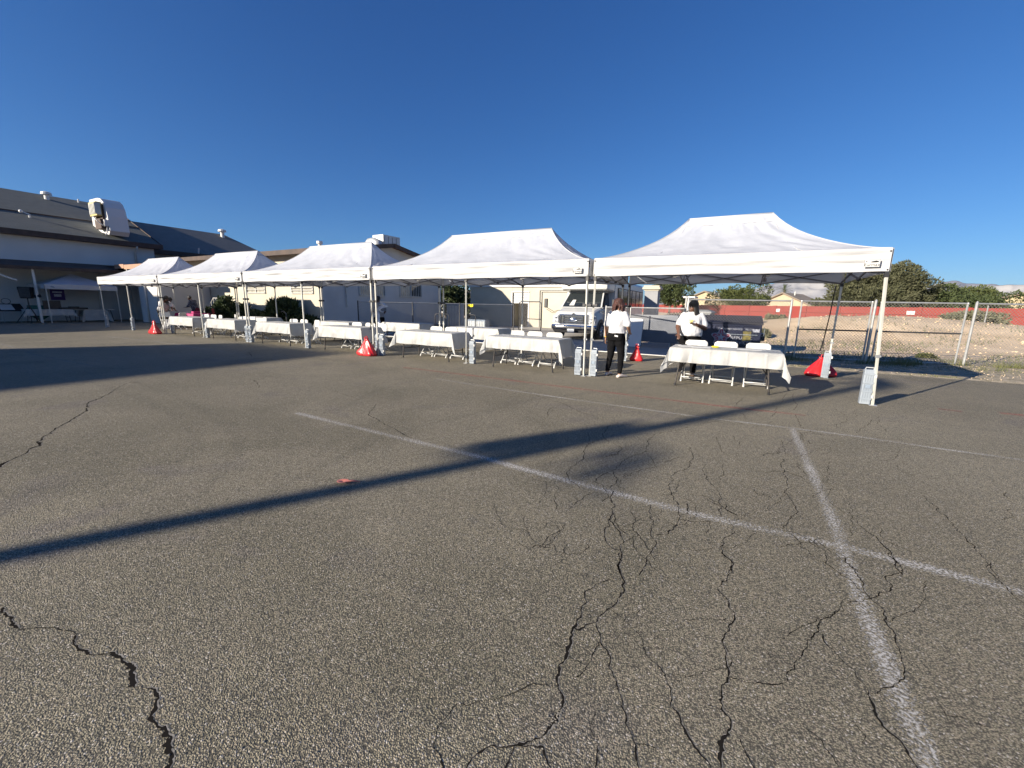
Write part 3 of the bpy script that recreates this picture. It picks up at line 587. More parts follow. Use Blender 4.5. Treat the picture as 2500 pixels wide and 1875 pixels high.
def window(parent,axis,p,w,h,bars,mt_glass,frame=.05,deep=.06,out=1,half_dark=False):
    "p = centre on the wall; axis = the wall's running axis"
    x,y,z=p
    def B(m,a0,a1,z0,z1,d0,d1):
        if axis=='x': m.bb(x+a0,x+a1,y-d1,y-d0,z+z0,z+z1)
        else: m.bb(x+d0,x+d1,y+a0,y+a1,z+z0,z+z1)
    f=M(); 
    for a0,a1,z0,z1 in ((-w/2-frame,w/2+frame,h/2,h/2+frame),(-w/2-frame,w/2+frame,-h/2-frame,-h/2),(-w/2-frame,-w/2,-h/2,h/2),(w/2,w/2+frame,-h/2,h/2),(-frame/2,frame/2,-h/2,h/2)): B(f,a0,a1,z0,z1,0,deep)
    o=f.build('window',MT['white'],parent)
    q=M(); B(q,-w/2,0,-h/2,h/2,0,.012) if half_dark else B(q,-w/2,w/2,-h/2,h/2,0,.012); q.build('pane',mt_glass,o)
    if half_dark: q=M(); B(q,0,w/2,-h/2,h/2,0,.012); q.build('pane',MT['glass'],o)
    if bars:
        b=M()
        if bars>0:
            for i in range(bars+1): B(b,-w/2+w*i/bars-.01,-w/2+w*i/bars+.01,-h/2-.04,h/2+.04,deep+.02,deep+.04)
            for zz in (-h/2+.02,h/2-.02): B(b,-w/2-.03,w/2+.03,zz-.012,zz+.012,deep+.01,deep+.05)
        else:
            for i in range(-bars+1): B(b,-w/2-.03,w/2+.03,-h/2+h*i/-bars-.012,-h/2+h*i/-bars+.012,deep+.02,deep+.04)
        b.build('bars',MT['white'],o)
window(T,'x',(-26.95,AY,2.18),1.75,.55,-3,MT['paleglass']); window(T,'x',(-22.7,AY,2.18),1.75,.55,-4,MT['paleglass'])
window(T,'y',(GX+.02,9.6,2.45),1.9,1.15,12,MT['paleglass']); window(T,'y',(GX+.02,12.9,2.5),2.0,1.2,12,MT['paleglass'],half_dark=True)
for x in (-34.4,-33.2):
    m_=M(); m_.bb(x-.5,x+.5,AY-.06,AY,0,2.35); dd=m_.build('door',MT['white'],T)
    m_=M()
    for k in range(9): m_.bb(x-.46+k*.105,x-.40+k*.105,AY-.09,AY-.06,.1,2.25)
    m_.build('slat_panel',MT['stucco_grey'],dd)
m_=M(); m_.cyl((GX+.08,7.7,1.2),(GX+.08,7.7,3.6),.03,6); m_.build('conduit',MT['rail'],T)
# rooftop units of the annex
T=thing('rooftop_air_conditioner','boxy grey air conditioner with a round duct on the annex roof','air conditioner')
m_=M(); m_.bb(-23.25,-22.3,11.75,13.25,4.8,5.75); m_.build('cabinet',MT['sheet'],T,bevel=.02)
m_=M()
for k in range(4): m_.bb(-22.3,-22.27,11.83+.36*k,12.13+.36*k,4.95,5.65)
m_.build('louvre',MT['pole_grey'],T)
m_=M(); m_.tube([(-23.3,11.45,4.7),(-23.3,11.45,5.1),(-23.15,11.45,5.22),(-22.8,11.45,5.24),(-22.5,11.45,5.15),(-22.4,11.45,4.75)],.30,14); m_.build('duct',MT['sheet'],T,smooth=True)
T=thing('rooftop_vents','low flat vents with one tall pipe on the annex ridge','vent')
m_=M(); m_.cyl((-28,11.4,4.7),(-28,11.4,5.45),.12,10); m_.cyl((-28,11.4,5.4),(-28,11.4,5.58),.2,10); m_.build('vent_pipe',MT['duct'],T)
m_=M(); m_.bb(-27.8,-26.6,11.0,11.5,4.8,5.2); m_.bb(-26.5,-25.0,11.1,11.6,4.8,5.1); m_.build('hatch',MT['sheet'],T)
# flat roofed shed behind the bus
T=thing('flat_roof_shed','cream flat-roofed shed with an open roll-up door behind the bus','shed')
SY=17.6
m_=M(); 
m_.bb(-19.6,-16.02,SY,SY+5,0,2.72); m_.bb(-14.78,-9.4,SY,SY+5,0,2.72); m_.bb(-16.02,-14.78,SY+.01,SY+5,2.36,2.72); m_.bb(-16.02,-14.78,SY+2.5,SY+5,0,2.36); m_.build('wall',MT['stucco_cream'],T)
m_=M(); m_.bb(-19.72,-9.3,SY-.1,SY+5.1,2.72,2.86); 
for k in range(38): m_.cyl((-19.6+k*.27,SY-.08,2.9),(-19.6+k*.27,SY+5,2.9),.07,6)
m_.build('roof',MT['white'],T)
m_=M(); 
for k in range(7): m_.bb(-16.0,-14.8,SY+.08,SY+.12,1.62+k*.105,1.70+k*.105)
m_.build('roller_door',MT['white'],T)
m_=M(); m_.bb(-16.12,-16.02,SY-.03,SY+.1,0,2.4); m_.bb(-14.78,-14.68,SY-.03,SY+.1,0,2.4); m_.bb(-16.12,-14.68,SY-.03,SY+.1,2.36,2.44); m_.build('door_frame',MT['white'],T)
m_=M(); m_.tube([(-13.9,SY-.05,0),(-13.9,SY-.05,2.5),(-11.0,SY-.05,2.5)],.03,6); m_.tube([(-13.75,SY-.05,0),(-13.75,SY-.05,2.4),(-11.0,SY-.05,2.4)],.03,6); m_.build('conduit',MT['sheet'],T)
m_=M(); m_.bb(-15.9,-14.9,SY+1.2,SY+2.2,0,1.3); tag(m_.build('storage_bin',MT['black']), 'black storage bin inside the open shed door','bin')
# houses beyond the block wall
def house(label,x,y,w,d,h,rh,wm,rz=0,shade=None,ov=.5,group='houses beyond the red wall',pipes=2):
    T=thing('house',label,'house',(x,y,0),rz,group)
    m_=M(); m_.prism([(-w/2,0),(w/2,0),(w/2,h),(0,h+rh),(-w/2,h)],'y',0,d); m_.build('wall',wm,T)
    k=rh/(w/2)
    m_=M(); m_.prism([(-w/2-ov,h-k*ov+.18),(0,h+rh+.18),(w/2+ov,h-k*ov+.18),(w/2+ov,h-k*ov),(0,h+rh),(-w/2-ov,h-k*ov)],'y',-ov,d+ov); rf=uvplane(m_.build('roof',MT['tanroof'],T))
    m_=M(); m_.bar((-w/2-ov,-ov-.04,h-k*ov+.04),(0,-ov-.04,h+rh+.06),.08,.26); m_.bar((0,-ov-.04,h+rh+.06),(w/2+ov,-ov-.04,h-k*ov+.04),.08,.26); m_.build('fascia',MT['tanroof'],rf)
    m_=M(); m_.bb(-.7,.7,-.05,.02,h+rh*.45,h+rh*.45+.9); m_.build('gable_vent',MT['housetan'],T)
    for q in (-w*.28,w*.2):
        f=M(); f.bb(q-.75,q+.75,-.08,.02,1.0,2.3); f=f.build('window',MT['white'],T); p_=M(); p_.bb(q-.62,q+.62,-.1,-.07,1.12,2.18); p_.build('pane',MT['glass'],f)
    for i in range(pipes): m_=M(); m_.cyl((1.2+i*1.1,d*.3,h+rh-1),(1.2+i*1.1,d*.3,h+rh+.5-.2*i),.12,8); m_.build('vent_pipe',MT['white'],rf)
    return T
a=away(1716,118); house('cream gabled house behind the black machine, left of the round bushy tree',a.x,a.y,15.0,14,2.7,3.2,MT['housecream'],R(-12))
a=away(1906,120); house('tan gabled house with a palm tree rising behind its ridge',a.x,a.y,12.5,14,2.6,3.0,MT['housetan'],R(-22),pipes=1)
a=away(2530,104); house('yellow house with a long tan roof at the far right edge',a.x,a.y,17,16,2.7,2.7,MT['housecream'],R(-46))
a=away(1988,135); house('low tan-roofed house between the palm and the big tree',a.x,a.y,12,12,2.6,1.5,MT['housetan'],R(40),pipes=0)
a=away(2375,108); house('pale-roofed house half hidden by the trees near the right edge',a.x,a.y,13,12,2.6,2.2,MT['housecream'],R(-30),pipes=1)
a=away(1098,70); house('small pale house seen between the annex and the shed',a.x,a.y,9,9,2.6,1.2,MT['stucco_white'],R(-5),pipes=0)
# red block wall
WA=away(1480,118); WB=away(2500,92*.98)
def redwall():
    T=thing('block_wall','long red painted block wall across the far side of the dirt lot','wall')
    A=Vector((-26.,99.,0)); B=Vector((58.,52.,0)); d=(B-A).normalized(); n=Vector((-d.y,d.x,0)); L=(B-A).length
    m_=M(); m_.bar(A+Vector((0,0,1.05)),B+Vector((0,0,1.05)),.2,2.5); m_.build('wall_face',MT['redwall'],T)
    m_=M()
    k=0
    while k*4.9<L: p=A+d*(k*4.9); m_.box(p+Vector((0,0,1.08)),(.42,.42,2.56),Matrix.Rotation(math.atan2(d.y,d.x),3,'Z')); k+=1
    m_.build('pilaster',MT['redwall'],T)
    m_=M()
    for t in (.36,.55,.72,.86): p=A+d*(L*t)-n*.14; m_.box(p+Vector((0,0,1.5)),(.9,.06,.55),Matrix.Rotation(math.atan2(d.y,d.x),3,'Z'))
    m_.build('vent_block',MT['stucco_white'],T)
redwall()
# gate pillar beside the bus
T=thing('gate_pillar','thick grey stucco pillar with a sunlit moulded cap behind the bus','pillar',(-6.02,14.7,0))
m_=M(); m_.bb(-.33,.33,-.33,.33,0,2.35); m_.build('shaft',MT['pillar'],T)
m_=M(); m_.bb(-.37,.37,-.37,.37,2.35,2.42); m_.bb(-.45,.45,-.45,.45,2.42,2.52); m_.bb(-.40,.40,-.40,.40,2.52,2.62); m_.build('cap',MT['stucco_cream'],T,bevel=.02)
# low wall, then an unseen block added to throw the big shadow on the lot
T=thing('low_wall','low dark grey block wall between the gate pillar and the black machine','wall'); m_=M(); m_.bb(-5.5,-2.9,13.1,13.3,0,.95); m_.build('wall_face',MT['stucco_grey'],T)
T=thing('shadow_block','unseen tall white block far behind the camera, added to cast the lot shadow','building')
m_=M(); m_.bb(-36.36,-31.3,-64,-33.3,0,13.0); m_.build('wall',MT['stucco_white'],T)
m_=M(); m_.bb(-36.36,-31.3,-64,-33.3,13.0,13.1); m_.build('roof',MT['shingle'],T)

# ------------------------------------------------------------------ vegetation
def crown_mesh(blobs,n,leaf,mt,name,parent,rs,flat=.5,elong=1.7,drop=0,thin=-.12):
    "many small leaf clumps spread through overlapping blobs"
    rg=random.Random(rs); vs=[];fs=[]
    vol=[b[3]*b[4]*b[5] for b in blobs]; tot=sum(vol)
    for b,vv in zip(blobs,vol):
        for _ in range(max(4,int(n*vv/tot))):
            while True:
                u=Vector((rg.uniform(-1,1),rg.uniform(-1,1),rg.uniform(-1,1)))
                if u.length<=1: break
            u=u.normalized()*(u.length**.45)
            k=noise.noise(Vector((u.x*2.4+b[0],u.y*2.4+rs,u.z*2.4+b[2])))
            if k<thin and rg.random()<.8: continue
            u*=1+.32*k
            p=Vector((b[0]+u.x*b[3],b[1]+u.y*b[4],b[2]+u.z*b[5]))
            d=(u+Vector((rg.uniform(-.8,.8),rg.uniform(-.8,.8),rg.uniform(-.5,.9)-drop))).normalized()
            s=leaf*rg.uniform(.55,1.35); a=d.orthogonal().normalized(); a=Matrix.Rotation(rg.uniform(0,6.28),3,d)@a
            o=len(vs); vs+=[p-d*s*elong*.5,p+a*s*.5,p+d*s*elong*.5,p-a*s*.5]; fs.append((o,o+1,o+2,o+3))
    m_=M(); m_.add(vs,fs); return m_.build(name,mt,parent)
def tree(label,x,y,h,r,mt,rs,trunk=.25,blobs=None,n=5000,leaf=.28,group=None,kind='tree',base=.28,drop=0,elong=1.7,thin=-.12):
    T=thing('tree',label,kind,(x,y,-.05),0,group); rg=random.Random(rs)
    if blobs is None:
        blobs=[]
        for i in range(17):
            a=rg.uniform(0,6.28); q=rg.uniform(.15,.75)*r; z=h*(base+.12+(1-base-.22)*rg.random()**.8); sz=r*rg.uniform(.26,.50)*(1.12-.45*abs(z/h-.55))
            blobs.append((q*math.cos(a),q*math.sin(a),z,sz,sz,sz*rg.uniform(.65,.9)))
        blobs.append((0,0,h*.62,r*.55,r*.55,h*.30))
    m_=M(); m_.tube([(0,0,-.2),(rg.uniform(-.1,.1),0,h*.2),(rg.uniform(-.2,.2),.1,h*.42)],[trunk,trunk*.75,trunk*.5],9)
    for i in range(7):
        b=blobs[i%len(blobs)]; m_.tube([(0,.05,h*.2+i*.03*h),(b[0]*.45,b[1]*.45,h*.24+(b[2]-h*.24)*.55),(b[0]*.9,b[1]*.9,b[2])],[trunk*.45,trunk*.28,trunk*.10],6)
    m_.build('trunk',MT['bark'],T,smooth=True)
    crown_mesh(blobs,n,leaf,mt,'crown',T,rs,drop=drop,elong=elong,thin=thin); return T
G_='trees beyond the red wall'
def T_(label,px,dist,top,r,mt,rs,**k):
    a=away(px,dist); H0=743+.0108*2.2*(px-1250)+0; horizon=720.8+px*.01972
    dd=dist*math.cos(math.atan2((px-1250),CF)); h=CH+(horizon-top)*dd/CF*1.01
    return tree(label,a.x,a.y,h,r,mt,rs,group=G_,**k)
T_('airy dark green tree directly right of the grey gate pillar',1634,90,684,4.0,MT['leaf_dark'],11,n=13000,leaf=.23)
T_('round bushy green tree between the two gabled houses',1803,98,704,5.3,MT['leaf_green'],12,n=13000,leaf=.22,base=.15)
T_('small dark tree close beside the round bushy tree',1853,104,722,2.0,MT['leaf_dark'],13,n=1500,leaf=.3,base=.1)
T_('broad olive tree rising behind the right front pole of the largest tent',2120,96,648,7.4,MT['leaf_olive'],14,n=62000,leaf=.17,thin=.02,trunk=.4,base=.12,elong=2.6)
T_('feathery grey-green tree leaning out on the right side of the broad olive tree',2186,98,672,4.6,MT['leaf_olive'],15,n=22000,leaf=.16,thin=.02,base=.1,elong=2.6)
T_('dark rounded tree just right of the broad olive trees',2275,102,705,4.6,MT['leaf_dark'],16,n=12000,leaf=.21,base=.05)
T_('yellowish green tree between the dark rounded tree and the pale-roofed house',2352,106,703,4.4,MT['leaf_green'],17,n=10000,leaf=.22,base=.1)
T_('dark tree with a flat top left of the yellow house',2392,110,704,3.2,MT['leaf_dark'],18,n=7000,leaf=.22,base=.15)
T_('low dark olive tree in front of the yellow house',2400,92,720,4.0,MT['leaf_dark'],19,n=9000,leaf=.18,base=.1)
T_('small olive tree in front of the low tan-roofed house',2010,100,728,2.6,MT['leaf_olive'],20,n=2000,leaf=.3,base=.1)
T_('dark tree just behind the annex gable end',1098,42,694,2.3,MT['leaf_dark'],21,n=3500,leaf=.20,base=.1)
T_('narrow dark tree hard against the left corner of the shed',1140,42,724,.9,MT['leaf_dark'],22,n=1200,leaf=.18,base=.1)
def palm(label,x,y,h,rs,fr=26,fl=2.6,trunk=.22,skirt=False,group=None):
    T=thing('palm_tree',label,'palm tree',(x,y,0),0,group); rg=random.Random(rs)
    m_=M(); m_.tube([(0,0,-.2),(.02,0,h*.3),(0,.02,h*.7),(0,0,h)],[trunk*1.25,trunk,trunk*.92,trunk*1.0],10); m_.build('trunk',MT['bark'],T,smooth=True)
    for i in range(fr):
        a=rg.uniform(0,6.28); el=rg.uniform(-.9,.35) if fl<1 else rg.uniform(-.5,1.25); m_=M(); p=Vector((0,0,h)); d=Vector((math.cos(a)*math.cos(el),math.sin(a)*math.cos(el),math.sin(el))); pts=[p]
        for k in range(6):
            p=p+d*fl/6; d=(d+Vector((0,0,-.16))).normalized(); pts.append(p)
        m_.tube(pts,[.02]*3+[.014]*4,4)
        side=Vector((-math.sin(a),math.cos(a),0))
        for k in range(1,7):
            for s in (-1,1):
                for e in (0,.5):
                    q=pts[k-1].lerp(pts[k],e+.2) if k<7 else pts[k]; t=(pts[k]-pts[k-1]).normalized(); l=fl*.22*(1-.09*k)
                    tip=q+side*s*l+t*l*.7-Vector((0,0,.12)); m_.add([q-t*.03,q+t*.05,tip],[(0,1,2)])
        m_.build('frond',MT['leaf_dark'],T)
    return T
a=away(1908,128); palm('small far palm tree behind the ridge of the tan gabled house',a.x,a.y,6.6,5,20,2.0,.25)
# tall palm outside the left edge: its trunk throws the long shadow over the asphalt
bp_=g(1250,1113)-Vector((.5077,.8615,0))*19.2
PT=palm('tall palm tree outside the left edge of the view',bp_.x,bp_.y,9.7,8,13,.85,.125)
def shadow_clump(z0,z1,o0,o1,n,rs):  # leaf clumps added beside the trunk to shape the blobs in its shadow
    m_=M(); rg=random.Random(rs); ax=Vector((-.8615,.5077,0))
    for k in range(n):
        t=rg.random(); o=o0+(o1-o0)*rg.random(); p=Vector((0,0,z0+(z1-z0)*t))+ax*o*(.72+.28*(1-t))+Vector((.5,.86,0))*rg.uniform(-.15,.15)
        d=(ax*rg.uniform(-.5,.5)+Vector((0,0,-1))).normalized(); b=d.orthogonal()*.035; m_.add([p-b,p+b,p+d*.2],[(0,1,2)])
    m_.tube([(0,0,z1+.05),ax*o0*.6+Vector((0,0,z1+.02)),ax*(o0+o1)*.5+Vector((0,0,z0))],.02,5)
    m_.build('shadow_leaves',MT['bark'],PT)
shadow_clump(6.52,7.22,.16,.50,900,1); shadow_clump(6.66,7.0,-1.15,-.38,100,2)
# shrubs
def shrub(name,label,x,y,w,h,mt,rs,n=1400,leaf=.06,group=None,d=None,elong=2.2,z=0,cat='shrub'):
    rg=random.Random(rs); T=thing(name,label,cat,(x,y,z),0,group); d=d or w
    bl=[(rg.uniform(-.3,.3)*w,rg.uniform(-.3,.3)*d,h*rg.uniform(.25,.62),w*rg.uniform(.20,.32),d*rg.uniform(.20,.32),h*rg.uniform(.28,.42)) for _ in range(8)]
    m_=M()
    for b in bl[:6]: m_.tube([(b[0]*.2,b[1]*.2,-.06),(b[0],b[1],b[2])],[.022,.008],5)
    m_.build('stem',MT['bark'],T); crown_mesh(bl,n,leaf,mt,'foliage',T,rs,elong=elong); return T
shrub('hedge_bush','large dark rounded bush beside the white stair rail',-28.0,5.35,3.3,1.8,MT['leaf_bush'],31,n=6500,leaf=.085,group='bushes along the annex wall',d=1.2)
shrub('hedge_bush','low bush at the foot of the ramp, left of the large dark bush',-30.0,5.2,1.9,1.0,MT['leaf_bush'],32,n=2500,leaf=.08,group='bushes along the annex wall',d=1)
shrub('hedge_bush','dark spiky-topped bush under the right barred window of the annex',-23.3,5.35,2.6,1.65,MT['leaf_bush'],33,n=4500,leaf=.11,group='bushes along the annex wall',d=1.1,elong=4)
shrub('hedge_bush','small dark bush filling the gap between the two tall bushes',-25.6,5.4,2.6,1.0,MT['leaf_bush'],34,n=2800,leaf=.085,group='bushes along the annex wall',d=.9)
shrub('hedge_bush','low trailing bush at the annex corner',-21.4,5.4,1.8,.75,MT['leaf_bush'],35,n=1800,leaf=.09,group='bushes along the annex wall',d=.8,elong=4)
rg=random.Random(44)
lab=['wide pale sagebrush on the mound in front of the red wall','grey-green sagebrush low on the slope','small dry sagebrush on bare sand','darker round sagebrush against the red wall','bushy sagebrush half way up the dirt mound']
spots=[(1655,44,2.6,1.3),(1760,30,2.4,.9),(1835,30,2.2,1.0),(1868,24,1.5,.7),(1905,38,2.6,1.0),(1945,44,3.0,.9),(1895,33,2.4,.9),(2018,42,3.0,1.0),(2045,46,2.4,.9),(2215,44,3.2,.8),(2262,46,3.6,1.1),(2300,44,3.6,1.1),(2340,38,3.2,1.2),(2395,39,3.4,1.6),(2425,40,3.0,1.7),(2288,15,1.2,.4),(1800,26,1.6,.6),(2440,50,3,1)]
wh=['left of the tall black machine','behind the lid of the dumpster','right of the dumpster top','low beside the dumpster lid','beyond the second fence post','left of the first gate post','behind the right end of the dumpster','seen through the middle of the left gate','right of the first one in the left gate','left in the right-hand gate','in the middle of the right-hand gate','right of the middle in the right-hand gate','next to the latch of the right-hand gate','just left of the short stake','just right of the short stake','alone on the bare sand near the gate foot','small, low over the dumpster','far right under the yellow house']
for i,(px,dist,wd,hh) in enumerate(spots):
    wd*=.50; hh*=.60; dist=19.5 if i==15 else dist
    a=away(px,dist); z=lot_h(a.x,a.y)-.05; shrub('sagebrush',('green ' if i==15 else 'grey-green ')+'desert shrub '+wh[i],a.x,a.y,wd,hh,MT['leaf_grey'] if i!=15 else MT['grass'],50+i,n=1500 if dist>20 else 900,leaf=.085 if dist>20 else .05,group='shrubs on the dirt lot',z=z,elong=3)
# weeds along the fence foot and the asphalt edge
def weeds(name,label,fn,n,h,rs,mt):
    rg=random.Random(rs); vs=[];fs=[]
    for _ in range(n):
        x,y,dn=fn(rg)
        if noise.noise(Vector((x*1.1,y*1.4,rs)))<-.05+rg.random()*.15: continue
        hh=h*rg.uniform(.3,1.1)*dn; a=rg.uniform(0,6.28); b=Vector((math.cos(a),math.sin(a),0))*.006; t=Vector((rg.uniform(-.5,.5),rg.uniform(-.5,.5),1))*hh
        o=len(vs); p=Vector((x,y,-.01)); vs+=[p-b,p+b,p+t*.6+b*.7,p+t]; fs.append((o,o+1,o+2,o+3))
    m_=M(); m_.add(vs,fs); tag(m_.build(name,mt),label,None,None,'stuff')
def fy(x): return 6.95+.275*(x+.3)
weeds('weeds','dry weeds at the foot of the chain-link fence',lambda r:(lambda x:(x,fy(x)+r.gauss(-.35,.40),1))(r.uniform(-2.6,14)),15000,.20,1,MT['grass'])
weeds('weeds','short weeds along the asphalt edge',lambda r:(lambda x:(x,EDGE+.02-.018*max(0,x)+abs(r.gauss(0,.10)),.5))(r.uniform(-2.6,9)),4500,.12,2,MT['grass'])
weeds('weeds','sparse weeds on the gravel verge',lambda r:(lambda x:(x,fy(x)+r.uniform(-1.9,0),.55))(r.uniform(-2.3,14)),9000,.12,3,MT['grass'])
def lotband(r):
    px=r.uniform(1690,2560); d=r.choice((r.gauss(24,2.2),r.gauss(36,5),r.gauss(18,1.5),r.uniform(15,60))); a=away(px,max(13.5,d)); return (a.x,a.y,1)
rg=random.Random(12); vs=[];fs=[]
for _ in range(8000):
    x,y,_d=lotband(rg)
    if y<fy(x)+.8 or nse(x,y,.35,3)<.02: continue
    z=lot_h(x,y); hh=rg.uniform(.05,.20); a=rg.uniform(0,6.28); b=Vector((math.cos(a),math.sin(a),0))*.02; t=Vector((rg.uniform(-.6,.6),rg.uniform(-.6,.6),1))*hh; p=Vector((x,y,z-.01)); o=len(vs); vs+=[p-b,p+b,p+t]; fs.append((o,o+1,o+2))
m_=M(); m_.add(vs,fs); tag(m_.build('dry_grass',MT['leaf_grey']),'thin dry grass in bands across the dirt lot',kind='stuff')
m_=M(); rg=random.Random(5)
for _ in range(1500):
    x=rg.uniform(-2.4,12); y=rg.uniform(EDGE+.03,8.5+.25*x); s=rg.uniform(.004,.017); m_.ball((x,y,.02+.035*max(0,nse(x,y,1.3,6))),(s,s*rg.uniform(.6,1),s*.7),5,4)
for _ in range(2300):
    d=rg.uniform(0,1)**.6; px=rg.uniform(1630,2560); a=away(px,17+d*38); s=rg.uniform(.015,.055)*(2.6 if rg.random()<.02 else 1); m_.ball((a.x,a.y,lot_h(a.x,a.y)+s*.2),(s,s*rg.uniform(.6,1),s*.6),6,4,Matrix.Rotation(rg.uniform(0,3),3,'Z'))
tag(m_.build('stones',MT['dirt']),'loose stones scattered over the dirt lot',kind='stuff')

# ------------------------------------------------------------------ fences
def chainlink(m_,A,B,h,step=.085,z0=.05,r=.0034):
    "diamond wires between two points; A, B on the ground"
    A,B=Vector(A),Vector(B); d=(B-A); L=d.length; d=d.normalized(); n=Vector((-d.y,d.x,0))
    tri=[(Vector((0,0,1))),(d*.9+Vector((0,0,-.5))),(d*-.9+Vector((0,0,-.5)))]
    k=-h
    while k<L:
        for sgn in (1,-1):
            a0,a1=(k,k+h) ; z_a,z_b=(0,h) if sgn>0 else (h,0)
            if a0<0: f=(0-a0)/(a1-a0); z_a+= (z_b-z_a)*f; a0=0
            if a1>L: f=(L-a0)/(a1-a0); z_b=z_a+(z_b-z_a)*f; a1=L
            if a1-a0<.01: continue
            p=A+d*a0+Vector((0,0,z0+z_a)); q=A+d*a1+Vector((0,0,z0+z_b)); t=(q-p).normalized(); u=n; v=t.cross(u)
            o=len(m_.v); vs=[]
            for e in (p,q):
                for c in range(3): th=c*2.094; vs.append(e+(u*math.cos(th)+v*math.sin(th))*r)
            m_.add(vs,[(0,1,4,3),(1,2,5,4),(2,0,3,5)])
        k+=step
FZ=1.76
def F_(x): return Vector((x,fy(x),0))
def fence_panel(name,label,x0,x1,group,mid=False,gate=False,toprail=True,h=FZ,posts=(1,1)):
    A,B=F_(x0),F_(x1); T=thing(name,label,'gate' if gate else 'fence',A,0,group); B=B-A; A=Vector((0,0,0)); d=B.normalized(); U=Vector((0,0,1))
    m_=M(); chainlink(m_,A+d*.03,B-d*.03,h-.05); m_.build('wire_mesh',MT['chain'],T)
    m_=M(); m_.cyl(A+U*h,B+U*h,.024,8)
    if gate:
        m_.cyl(A+U*.06,B+U*.06,.02,8); m_.cyl(A+U*.06,A+U*h,.024,8); m_.cyl(B+U*.06,B+U*h,.024,8); m_.ball(A+U*h,.032,8,6); m_.ball(B+U*h,.032,8,6)
    m_.build('frame' if gate else 'top_rail',MT['rail'],T)
    if mid: m_=M(); m_.cyl(A+U*.92,B+U*.92,.023,8); m_.build('mid_rail',MT['blackpipe'],T)
    for z in ((.34,1.42) if not mid else (.3,1.42)):
        m_=M(); m_.cyl(A+U*z,B+U*z,.004,4); m_.build('tension_wire',MT['blackpipe'],T)
    if not gate:
        for e,f in ((A,posts[0]),(B,posts[1])):
            if f: m_=M(); m_.cyl(e-U*.05,e+U*(h+.02),.032,10); m_.cyl(e+U*(h+.02),e+U*(h+.07),.036,10,.01); m_.build('post',MT['rail'],T,smooth=False)
    return T
fence_panel('chain_link_fence','chain-link fence panel behind the blue dumpster',-3.35,-.52,'chain-link panels along the lot')
fence_panel('chain_link_gate','wide chain-link gate seen past the back right leg of the largest tent',-.26,1.50,'chain-link gates',mid=True,gate=True)
fence_panel('chain_link_gate','chain-link gate right of the largest tent, with a dark middle rail',1.72,3.70,'chain-link gates',mid=True,gate=True)
fence_panel('chain_link_fence','chain-link fence panel running out of the right edge',3.90,9.0,'chain-link panels along the lot')
fence_panel('chain_link_fence','chain-link fence panel continuing far to the right',9.0,15.0,'chain-link panels along the lot',posts=(0,1))
for x,l in ((1.58,'short paired gate post left of centre'),):
    a=F_(x); T=thing('gate_post','galvanised pipe post between the two gates','post',a); m_=M(); m_.cyl((0,0,-.05),(0,0,FZ+.03),.035,10); m_.build('pipe',MT['rail'],T); m_=M(); m_.cyl((0,0,FZ+.03),(0,0,FZ+.08),.04,10,.012); m_.build('cap',MT['rail'],T)
# low fence behind the leaning board, and the one past the annex
def low_fence(label,P,h,group,posts,rail=True,mt='rail',blackpost=True,step=.075):
    A=Vector((*P[0],0)); B=Vector((*P[1],0)); T=thing('low_chain_link_fence',label,'fence',A,0,group); d=(B-A).normalized(); L=(B-A).length; U=Vector((0,0,1))
    m_=M(); chainlink(m_,Vector((0,0,0)),d*L,h-.02,step); m_.build('wire_mesh',MT['chain'],T)
    m_=M(); m_.cyl(U*h,d*L+U*h,.024,8); m_.build('top_rail',MT['rail'],T)
    for t in posts: m_=M(); m_.cyl(d*L*t,d*L*t+U*(h+.06),.03,8); m_.build('post',MT['blackpipe'] if blackpost else MT['rail'],T)
    return T
low_fence('low chain-link fence behind the leaning grey board',((-6.7,8.55),(-3.45,6.75)),1.47,'low chain-link fences',(0,.35,1),blackpost=False)
low_fence('low chain-link fence with black posts along the shaded gable end',((-18.2,5.9),(-12.95,12.15)),1.49,'low chain-link fences',(0,.32,.62,1))
m_=M(); m_.cyl(F_(-3.3)-Vector((.12,0,0)),F_(-3.3)+Vector((-.12,0,1.86)),.03,8); tag(m_.build('fence_post',MT['rail']),'white pipe post at the left end of the tall chain-link fence','post')
# open black pipe gate by the bus
T=thing('pipe_gate','open black pipe gate with chain-link, left of the bus','gate',(-12.75,12.4,0),R(-12))
m_=M(); w_=1.55; m_.tube([(0,0,.12),(0,0,1.55),(.05,0,1.64),(.14,0,1.68),(w_-.14,0,1.68),(w_-.05,0,1.64),(w_,0,1.55),(w_,0,.12)],.028,8); m_.cyl((0,0,.75),(w_,0,.75),.022,8); m_.cyl((0,0,.14),(w_,0,.14),.022,8); m_.build('frame',MT['blackpipe'],T,smooth=True)
m_=M(); chainlink(m_,(0,0,0),(w_,0,0),1.5,.08,.14); m_.build('wire_mesh',MT['chain'],T)
def hoop(label,x,y,w_,h,rz):
    T=M(); T.tube([(0,0,-.02),(0,0,h-.12),(.04,0,h-.03),(.12,0,h),(w_-.12,0,h),(w_-.04,0,h-.03),(w_,0,h-.12),(w_,0,-.02)],.026,8)
    o=T.build('pipe_barrier',MT['blackpipe'],None,smooth=True,loc=(x,y,0)); o.rotation_euler=(0,0,rz); tag(o,label,'barrier','black pipe barriers')
hoop('black hoop barrier beside the blue-grey cabinet at the annex corner',-16.79,10.0,.8,.92,R(20)); hoop('black hoop barrier left of the shed wall',-14.75,10.2,.5,.92,R(10))
m_=M(); m_.tube([(-20.0,3.4,0),(-20.05,3.4,.9),(-20.15,3.35,1.0),(-20.25,3.3,.97)],.03,8); tag(m_.build('bent_pipe',MT['blackpipe'],smooth=True),'short black bent pipe at the annex corner','pipe')
